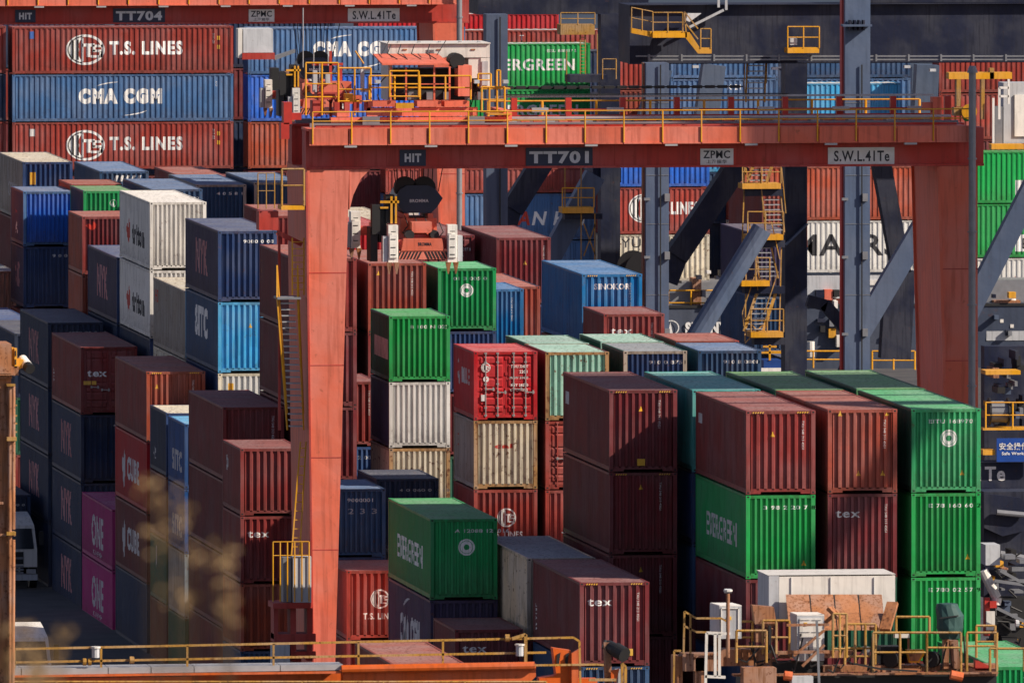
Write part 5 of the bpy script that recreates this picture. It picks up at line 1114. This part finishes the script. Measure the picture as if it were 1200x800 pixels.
# ------------------------------------------------------------------ small clutter: far trolley parts left of TT701
lf = Rig('service_deck', 'grey service boxes with red base between the globe-marked stack and the trolley', 'service deck', 300, 68, 800)
lf.box('box', M_GREYW, (285, 34, 320, 62, 0, 2)); lf.box('base', M_RTGD, (284, 62.3, 322, 70, -.1, 2)); lf.box('cabinet', M_HOUSE, (279, 34, 284, 68, 0, 1)); lf.poly('arm', M_STEEL, [(322, 66), (346, 58), (346, 62), (322, 71)], 0, .6)
lf.box('black_gear', M_BLK, (318, 80, 327, 117, -2, -1), (326, 84, 345, 106, -1.5, -.5)); lf.box('rusty_gear', M_TAN, (334, 84, 341, 102, -2, -1.52), (345, 86, 360, 104, -2, -1))
# ------------------------------------------------------------------ near crane, bottom of the picture
nc = Rig('gantry_crane', 'orange gantry crane in the foreground with yellow railing along the bottom edge', 'gantry crane', 340, 800, 400, 'gantry cranes over the container yard')
def py_(x, a, b): return a + (b - a) * x / 680
nc.bar('handrail', M_OCH, (-30, 761, 0, 672, 746.5, 0), (672, 746.5, 0, 679, 751, 0), (679, 751, 0, 680, 800, 0), w=.055)
nc.bar('midrail', M_OCH, (-30, 776.5, 0, 640, 764, 0), w=.055)
for px in (17, 118.5, 219.5, 320.5, 420, 519, 616): nc.bar('rail_post', M_OCH, (px, 760.5 - px * .0205, 0, px, 786 - px * .01, 0), w=.055)
for k, px in enumerate((8, 127, 228, 329, 421)):
    a = (8, 26, 127, 228, 329)[k]; 
for a, b in ((-30, 24.5), (25.5, 126.3), (127.3, 176.5), (177.5, 227), (228, 328), (329, 402)):
    nc.poly('deck_plate', M_GALV, [(a, 783 - a * .012), (b, 783 - b * .012), (b, 791 - b * .016), (a, 791 - a * .016)], -.05, .9)
nc.poly('girder', M_ORG, [(-30, 795), (225, 792), (225, 840), (-30, 840)], .0, 1.0); nc.poly('girder_edge', M_ORG, [(-30, 791.5), (400, 786), (400, 788.5), (-30, 794)], -.12, .3)
nc.poly('girder', M_ORG, [(104, 789), (560, 783.5), (560, 830), (104, 830)], .8, 1.6)
nc.tube('girder_lip', M_ORG, (400, 783.5, -.1, 626, 779.5, -.1), r=.11); nc.poly('girder', M_ORG, [(402, 787), (622, 784), (628, 777), (628, 792), (620, 800), (402, 803)], .0, .5)
nc.rail(-30, 640, 824, 26, 2.25, -.5, M_OCH, .03, ())
nc.poly('bracket', M_ORG, [(648, 759), (669, 762), (669, 795), (700, 795), (700, 830), (632, 830), (632, 794), (652, 791)], .1, .6); nc.poly('bracket', M_ORG, [(670, 765), (678, 760), (678, 820), (670, 820)], -.05, .09)
for k in range(2): nc.poly('slot', M_BLK, [(653 + k * 10, 766), (657 + k * 10, 764), (655 + k * 10, 779), (652 + k * 10, 776)], .07, .095)
nc.tube('rail_clamp', M_OCH, (103, 775, -.05, 107, 775, -.05), (152, 773, -.05, 157, 773, -.05), (592, 747, -.05, 597, 747, -.05), (97, 775, -.05, 101, 775, -.05), r=.1); nc.bar('flexible_conduit', M_OCH, (600, 748, -.02, 616, 743, -.02), (616, 743, -.02, 616, 782, -.02), w=.08)
nc.tube('lamp', M_GREYW, (112, 759, -.1, 112, 770, -.1), (609, 756, -.1, 609, 768, -.1), r=.1); nc.tube('lamp_cap', M_HOUSE, (112, 757, -.1, 112, 759, -.1), (609, 754, -.1, 609, 756, -.1), r=.13)
nc.bar('conduit', M_OCH, (626, 779, -.1, 700, 778, -.1), (700, 778, -.1, 712, 779, -.1), w=.05)
# camera unit on its post
cu = Rig('floodlight', 'black cylindrical floodlight on a rusty post in front of the lowest lettered container', 'floodlight', 712, 800, 398)
cu.tube('housing', M_BLK, (713, 757, .3, 726, 763, -.2), r=.17, k=16); cu.tube('hood', M_BLK, (722, 761, -.05, 732, 767, -.3), r=.2, k=18); cu.bar('post', M_TAN, (711, 752, .2, 714, 830, .2), w=.18); cu.tube('bracket', M_BLK, (707, 754, .3, 712, 756, .3), r=.13)
cu.bar('guard_bar', M_OCH, (728, 776, -.1, 733, 781, -.1), (733, 781, -.1, 733, 830, -.1), (729, 778, .1, 729, 830, .1), (690, 796, 0, 722, 796, 0), w=.07); cu.poly('foot_plate', M_ORG, [(716, 785), (726, 783), (722, 800), (716, 797)], 0, .05); cu.box('cabinet', M_GREYW, (722, 784, 728, 830, .2, .5))
# ------------------------------------------------------------------ near crane trolley at the lower right
tr = Rig('crane_trolley', 'sun bleached foreground trolley with white winch house, tan covers, cabinets and ochre railings', 'crane trolley', 980, 800, 400)
h = tr.box('winch_house', M_HOUSE, (913, 674, 1049, 725, 3.0, 5.0)); tr.box('house_side', M_GREYW, (901, 674, 912.7, 728, 2.99, 5.0)); tr.box('house_roof', M_HOUSE, (900, 672.3, 1050, 673.8, 2.98, 5.1), par=h)
for px in (927, 973, 1024): tr.box('seam', M_GREYW, (px, 676, px + .6, 724, 2.97, 2.998), par=h)
for k in range(4):      # tan hood panels leaning forward
    a0, a1 = 921 + k * 28.5, 948 + k * 28.5
    m = MB(); A, B_, C_, D_ = tr.pt(a0, 697.5, 2.8), tr.pt(a1, 697.5, 2.8), tr.pt(a1 + 4, 738, 1.6), tr.pt(a0 + 4, 738, 1.6); off = Vector((0, .05, .03))
    m.hexa([D_ + off, C_ + off, C_, D_], [A + off, B_ + off, B_, A]); m.build('hood_panel', M_TAN, tr.r)
for k in range(3): tr.bar('hood_gap', M_BLK, (948.7 + k * 28.5, 697, 2.84, 952.7 + k * 28.5, 738, 1.66), w=.04)
def cab(x0, y0, x1, y1, sx, label):
    c = tr.box('cabinet_front', M_GREYW, (x0, y0, x1, y1, .4, .9)); m = MB()
    A = tr.pt(x0, y0, .4); B_ = tr.pt(x0, y1, .4); A2 = tr.pt(x0 - sx, y0 - 3, 1.2); B2 = tr.pt(x0 - sx, y1 - 6, 1.2)
    m.hexa([B_ + Vector((-.003, 0, 0)), B_ + Vector((-.003, .02, 0)), B2 + Vector((0, .02, 0)), B2], [A + Vector((-.003, 0, 0)), A + Vector((-.003, .02, 0)), A2 + Vector((0, .02, 0)), A2]); m.build('cabinet_side', M_GREYW, tr.r)
    m = MB(); C2 = tr.pt(x1 - sx, y0 - 3, 1.2); Cc = tr.pt(x1, y0, .4)
    m.hexa([A, Cc, C2, A2], [A + Vector((0, 0, .03)), Cc + Vector((0, 0, .03)), C2 + Vector((0, 0, .03)), A2 + Vector((0, 0, .03))]); m.build('cabinet_roof', M_HOUSE, tr.r)
    return c
c1 = cab(843, 710, 869, 748, 11, ''); tr.box('door_frame', M_HOUSE, (845, 712, 866, 713, .37, .399), (845, 712, 846, 745, .37, .399), (865, 712, 866, 745, .37, .399), par=c1)
c2 = cab(934, 721, 966, 774, 8, ''); tr.box('door_panel', M_HOUSE, (937, 724, 963, 760, .375, .399), par=c2); tr.box('latch', M_BLK, (938, 742, 939.5, 745, .35, .374), par=c2)
tr.poly('tilted_cover', M_TAN, [(882, 709), (907, 711), (910, 730), (904, 736), (885, 731)], .6, 1.0); tr.box('seat_frame', M_TAN, (886, 736, 906, 752, .7, .9)); tr.box('lever_box', M_BLK, (901, 733, 904, 765, .3, .5))
tr.tube('siren_post', M_TAN, (853, 695, -.3, 853, 770, -.3), r=.05); tr.tube('siren_head', M_GREYW, (849, 692, -.3, 857, 692, -.3), r=.06); tr.tube('siren_head', M_HOUSE, (853, 690.5, -.3, 853, 692.5, -.3), r=.12)
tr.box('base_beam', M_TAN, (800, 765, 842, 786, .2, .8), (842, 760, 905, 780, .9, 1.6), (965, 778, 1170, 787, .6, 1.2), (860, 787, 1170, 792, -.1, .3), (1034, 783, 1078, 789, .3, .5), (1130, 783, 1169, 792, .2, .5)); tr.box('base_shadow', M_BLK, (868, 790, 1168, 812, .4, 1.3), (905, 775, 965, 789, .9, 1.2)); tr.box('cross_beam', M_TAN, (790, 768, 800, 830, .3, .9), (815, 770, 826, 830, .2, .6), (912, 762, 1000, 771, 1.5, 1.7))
tr.box('brown_box', M_TAN, (871.5, 782, 910, 830, -.6, .0)); tr.box('grey_box', M_GREYW, (928, 792, 953, 830, -.6, -.2)); tr.tube('red_knob', M_ORG, (919, 791, -.5, 928, 792, -.5), (1114, 790, -.5, 1128, 793, -.5), r=.13)
tr.bar('diagonal_beam', M_TAN, (1037, 738, .2, 1046, 706, .8), w=.30, h=.1); tr.bar('diagonal_beam', M_TAN, (1024, 736, .3, 1030, 720, .8), (972, 712, .5, 984, 724, .3), (982, 716, .5, 966, 730, .6), w=.25, h=.1)
tr.bar('diagonal_stay', M_TAN, (930, 768, -.1, 966, 738, -.1), (940, 780, -.2, 966, 755, -.2), w=.07); tr.box('rail_plank', M_TAN, (922, 730, 972, 733.5, -.15, -.1), (922, 761.5, 972, 765.5, -.15, -.1))
tr.box('small_winch', M_BLK, (1032, 757, 1055, 778, .9, 1.5)); tr.tube('winch_wheel', M_BLK, (1043, 772, .5, 1048, 772, .7), (1090, 772, .5, 1094, 772, .7), r=.22, k=14); tr.poly('hopper', M_YEL, [(1063, 761), (1083, 761), (1083, 767), (1077, 776), (1066, 776)], .4, .7); tr.poly('hopper', M_TAN, [(1064, 763), (1082, 763), (1076, 774), (1067, 774)], .35, .39)
tr.box('valve_block', M_HOUSE, (1049, 742, 1066, 747, .3, .6)); tr.box('strut', M_TAN, (1106, 747, 1112, 783, .4, .7)); tr.box('strut', M_TAN, (1064, 748, 1066, 760, .4, .5)); tr.poly('strut', M_TAN, [(1113, 750), (1123, 750), (1125, 783), (1117, 783)], .4, .8); tr.poly('foot_wedge', M_RTGD, [(1143, 772), (1160, 780), (1160, 785), (1143, 785)], .2, .5)
def R(a, b, f, h_, sp_, y, mid=(.5,), r_=.035, f1=None): tr.rail(a, b, f, h_, sp_, y, M_OCH, r_, mid, pyf1=f1)
R(863, 898, 776, 38, .85, -.3); R(894, 925, 766, 40, .3, .5, (.5,)); R(976, 992, 770, 52, .22, -.1, (.5, .2)); R(1023, 1086, 787, 47, .72, -.2); R(1086, 1126, 787, 47, .9, -.2, (.62,)); R(1133, 1168, 786, 46, .75, -.2, (.65,)); R(990, 1026, 778, 48, .3, .1, (.4, .2))
R(1144, 1166, 770, 38, .5, .4); R(1050, 1089, 741, 19, .75, .9, (.0,)); R(1160, 1200, 786, 27, .62, -.2, ()); R(840, 882, 765, 38, .9, .9)
tr.bar('handrail', M_OCH, (802, 716, .2, 816, 724, .2), (816, 724, .2, 845, 724, .2), (845, 724, .2, 853, 728, .2), (802, 716, .2, 801, 765, .2), (809, 721, .2, 809, 765, .2), (802, 733, .2, 816, 740, .2), (816, 740, .2, 845, 741, .2), (790, 762, 0, 798, 762, 0), (790, 762, 0, 789, 830, 0), w=.05)
tr.bar('white_frame', M_HOUSE, (828, 741, -.3, 856, 742, -.3), (838, 742, -.3, 838, 792, -.3), (843, 742, -.3, 843, 792, -.3), (828, 741, -.3, 826, 830, -.3), (826, 792, -.3, 850, 793, -.3), w=.07)
tr.bar('grey_pole', M_STEEL, (957, 726, -.5, 961, 830, -.5), w=.06); tr.bar('hose', M_BLK, (1000, 777, -.3, 1030, 783, -.3), (1030, 783, -.3, 1075, 786, -.3), (1135, 768, -.1, 1146, 773, -.1), w=.05)
rg = random.Random(9)
for k in range(16):
    px_ = rg.uniform(872, 1130); p0 = (px_, rg.uniform(742, 765)); p1 = (px_ + rg.uniform(-30, 30), rg.uniform(770, 786)); y_ = rg.uniform(.0, 1.0)
    tr.tube('hose', M_BLK, (*p0, y_, (p0[0] + p1[0]) / 2 - 4, p1[1] + 4, y_), ((p0[0] + p1[0]) / 2 - 4, p1[1] + 4, y_, *p1, y_), r=.025, k=5)
for k in range(10):
    px_ = rg.uniform(880, 1100); py_a = rg.uniform(758, 776); w_ = rg.uniform(5, 12); tr.box('gear_case', rg.choice([M_TAN, M_STEEL, M_BLK, M_GREYW, M_TAN]), (px_, py_a, px_ + w_, py_a + rg.uniform(6, 12), .9 + .03 * k, 1.4))
for (a_, b_, c_, d_) in ((937, 726, 949, 740), (951, 726, 962, 740), (937, 747, 962, 758)): tr.box('panel_seam', M_STEEL, (a_, b_, c_, b_ + .5, .36, .374), (a_, d_, c_, d_ + .5, .36, .374), par=c2)
tr.box('warning_label', MARKM['yellow'], (942, 729, 946, 733, .36, .374), par=c2); tr.box('warning_label', MARKM['yellow'], (853, 722, 857, 726, .36, .398), par=c1)
# tarpaulin covered drum
m = MB(); n = 14; rings = [(707, .42, .95), (712, .46, 1.0), (722, .55, 1.06), (735, .53, 1.0), (742, .48, .98), (748, .35, .9)]
tp = Rig('covered_drum', 'drum wrapped in dark green tarpaulin on brown struts before the bright green container', 'covered drum', 1112, 745, 399.6)
rr_ = random.Random(3)
prev = None
for (py, r1, fx) in rings:
    c = tp.pt(1112 + (1 if py > 715 else -2), py, .5); rg = []
    for i in range(n):
        t = 2 * math.pi * i / n; q = r1 * .62 * (1 + rr_.uniform(-.08, .08)); rg.append((c.x + q * 1.06 * math.cos(t), c.y + q * math.sin(t), c.z + rr_.uniform(-.02, .02)))
    k0 = len(m.v); m.v += rg
    if prev is not None:
        for i in range(n): j = (i + 1) % n; m.f.append((prev + i, prev + j, k0 + j, k0 + i)); m.m.append(0)
    else: m.f.append(tuple(range(k0, k0 + n))); m.m.append(0)
    prev = k0
tw = m.build('tarpaulin', M_TARP, tp.r); tp.bar('tie_cord', M_BLK, (1101, 724, .15, 1123, 721, .15), w=.03)
# ------------------------------------------------------------------ orange mast at the left edge with flood lamp
ms = Rig('crane_leg_mast', 'sunlit orange crane mast at the left edge with pipes, brackets and a flood lamp', 'crane mast', 8, 800, 396)
ms.box('mast_post', M_TAN, (-40, 436, 13, 860, 0, 1.2)); ms.box('head_box', M_TAN, (-40, 403, 13.5, 438, -.3, 1.2)); ms.box('seam_strip', M_TAN, (-40, 440.5, 14, 444, -.12, -.01), (-40, 625, 18, 628.5, -.12, -.01), (-40, 588, 4, 591, -.2, -.01), (-40, 438.3, 16, 440.2, -.3, -.05))
ms.tube('pipe', M_TAN, (11.5, 450, -.1, 11.5, 860, -.1), (15.5, 450, -.1, 15.5, 620, -.1), (15.5, 632, -.1, 14.5, 860, -.1), r=.055); ms.box('pipe_bracket', M_OCH, (8, 512, 19.5, 516.5, -.25, .1), (8, 623, 18.5, 627, -.25, .1), (8, 450, 18, 452.5, -.25, .1))
ms.bar('rung', M_OCH, *[(15, y, 0, 20, y, 0) for y in (475, 487, 496, 506)], w=.04); ms.box('lamp_bracket', M_YEL, (14, 407, 16, 430, -.1, .1), (17, 408, 20, 431, -.2, .1)); ms.box('slot', M_BLK, (17.6, 411, 19, 417, -.23, -.201)); ms.box('slot', M_BLK, (17.6, 421, 19, 427, -.23, -.201))
ms.poly('lamp_arm', M_YEL, [(20, 420), (27, 421), (31, 428), (24, 432), (14, 437), (14, 430)], -.1, .1); ms.tube('flood_lamp', M_HOUSE, (26, 421, .2, 34, 431, -.2), r=.13, k=16); ms.tube('lamp_glass', M_BLK, (32, 429, -.12, 35.5, 432.5, -.28), r=.135, k=18); ms.box('bracket', M_TAN, (6, 429, 22, 440, -.2, .1))
# ------------------------------------------------------------------ trucks in the lane
def truck(px, D, label, cargo=None):
    x0 = X(px, D); r = empty('container_truck', (x0 + 1.25, D, 0), label, 'truck', 'trucks in the lane between the blocks')
    Wt = M_HOUSE
    m = MB(); m.hexa([(-1.22, 0, .95), (1.22, 0, .95), (1.22, 2.2, .95), (-1.22, 2.2, .95)], [(-1.22, .0, 1.7), (1.22, .0, 1.7), (1.22, 2.2, 1.7), (-1.22, 2.2, 1.7)])
    m.hexa([(-1.22, 0, 1.7), (1.22, 0, 1.7), (1.22, 2.2, 1.7), (-1.22, 2.2, 1.7)], [(-1.12, .28, 2.75), (1.12, .28, 2.75), (1.12, 2.2, 2.75), (-1.12, 2.2, 2.75)])
    m.hexa([(-1.12, .28, 2.75), (1.12, .28, 2.75), (1.12, 2.2, 2.75), (-1.12, 2.2, 2.75)], [(-1.0, .75, 3.1), (1.0, .75, 3.1), (1.0, 2.1, 3.25), (-1.0, 2.1, 3.25)])
    cb = m.build('cab', Wt, r)
    m = MB(); m.hexa([(-1.08, -.02, 1.74), (1.08, -.02, 1.74), (1.08, .04, 1.74), (-1.08, .04, 1.74)], [(-1.0, .21, 2.62), (1.0, .21, 2.62), (1.0, .27, 2.62), (-1.0, .27, 2.62)]); m.build('windscreen', M_GLASS, r)
    for z in (.66, .80, .94, 1.30): 
        m = MB(); m.box(-.62, -.05, z, .62, -.005, z + .09); m.build('grille_bar', M_STEEL, r)
    m = MB(); m.box(-.62, -.02, 1.08, .62, -.001, 1.62); m.build('grille', M_BLK, r)
    m = MB(); m.box(-1.22, -.12, .38, 1.22, .5, .64); m.build('bumper', M_GREYW, r)
    for sx in (-1, 1):
        m = MB(); m.box(sx * .95 - .2, -.14, .68, sx * .95 + .2, -.01, .86); m.build('headlight', M_GALV, r)
        m = MB(); m.box(sx * 1.42 - .1, .1, 1.9, sx * 1.42 + .1, .25, 2.5); m.build('mirror', M_BLK, r)
        for yy in (.9, 5.0, 12.6, 13.9):
            w = MB(); w.tube((sx * 1.1 - .16, yy, .5), (sx * 1.1 + .16, yy, .5), .5, 0, 18); wo = w.build('wheel', M_BLK, r)
            w = MB(); w.tube((sx * 1.1 - .17, yy, .5), (sx * 1.1 + .17, yy, .5), .26, 0, 12); w.build('rim', M_GALV, wo)
    m = MB(); m.box(-.45, 1.5, .85, .45, 5.5, 1.1); m.box(-1.2, 2.6, 1.12, 1.2, 15, 1.34); m.build('trailer_frame', M_RTGD, r)
    if cargo: make_container((x0 + 1.25, D + 2.7 + F40 / 2, 1.35), F40, SH, cargo, 'dark container riding on the trailer behind the white truck cab', [num(SH, '40000 0', 1.2, .1, 'dim')])
    return r
truck(-23, 666, 'white truck cab facing the camera in the shaded lane, a container behind it', 'navy')
truck(-14, 598, 'white truck with only its rounded cab roof showing above the railing, lower left')
# ------------------------------------------------------------------ unseen tower added on the right to shade the TT701 leg and roofs
tw = empty('shade_tower', (128, 541, 0), 'added navy tower out of view to the right, put there to cast shade', 'shade caster')
def tb(nm, *bx):
    m = MB()
    for q in bx: m.box(*q)
    m.build(nm, M_NAVY, tw)
tb('shade_block', (-2, -4.0, 30, 2, 3.2, 62)); tb('shade_annex', (-1.8, 3.21, 30, 1.8, 7, 49.5))
for x in (-1.5, 1.5):
    for y in (-3.3, 6): tb('tower_leg', (x - .5, y - .5, 0, x + .5, y + .5, 29.99))
tb('shade_slab', (-9, -29.3, 55.8, 18, -20.8, 56.6)); tb('shade_strip', (-9, -34.2, 56, 18, -33.9, 56.3)); tb('shade_strip', (-9, -38.2, 56, 18, -37.9, 56.3)); tb('shade_strip', (-9, -19.9, 56, 18, -19.6, 56.3))  # added slab and strips that band the roofs with shade
tb('slab_arm', (14, -38.3, 56.61, 16, 2, 57.8)); tb('slab_arm', (2.01, 0, 56.61, 13.99, 2, 57.8))
m = MB(); m.bar((-2.2, -40.8, 45.0), (8.6, -40.8, 58.7), .6, .8); m.build('shade_brace', M_NAVY, tw); tb('brace_tie', (8.4, -41.3, 57.9, 16, -40.3, 59.2), (14, -40.29, 57.9, 16, -30, 59.2))  # added brace for the slanting shadow on the stack ends

# ------------------------------------------------------------------ dry grass stems close to the camera, out of focus
M_TWIG = plain('dry_leaf', (.30, .19, .08), .7)
def shrub(px, dist, top, label, n, spread, bot=730):
    base = at(px, 860, dist); rg = random.Random(px)
    gz = hz(base.x, dist); o3 = Vector((base.x, dist, gz))
    r = empty('dry_shrub', o3, label, 'shrub', 'dry shrubs on the slope')
    lf_ = MB()
    for k in range(n):
        tip = at(px + rg.gauss(0, spread * .5), top + (bot - top) * rg.random() ** 1.0 * (.0 if k == 0 else 1), dist + rg.uniform(-1, 1)) - o3
        p0 = Vector((rg.uniform(-.05, .05), rg.uniform(-.1, .1), 0)); st = MB(); st.path([p0, p0.lerp(tip, .5) + Vector((rg.uniform(-.03, .03), 0, 0)), tip], .0012, 0, 3); st.build('stem', M_TWIG, r)
        for _ in range(rg.randint(2, 6)):
            c = tip + Vector((rg.gauss(0, .016), rg.gauss(0, .03), rg.gauss(0, .022))); a = rg.uniform(0, 6.28); u = Vector((math.cos(a), .3, math.sin(a))) * rg.uniform(.008, .016); w = Vector((-math.sin(a), .4, math.cos(a))) * .006
            lf_.quad(c - u, c - w, c + u, c + w)
    o = lf_.build('leaves', M_TWIG, r); o['kind'] = 'stuff'
shrub(205, 50, 565, 'out of focus dry shrub rising in front of the shaded maroon stacks', 26, 50)
shrub(262, 52, 640, 'out of focus dry twigs in front of the stack left of the crane stairs', 14, 18)
shrub(38, 48, 735, 'out of focus dry shrub at the lower left corner', 44, 40, 830)
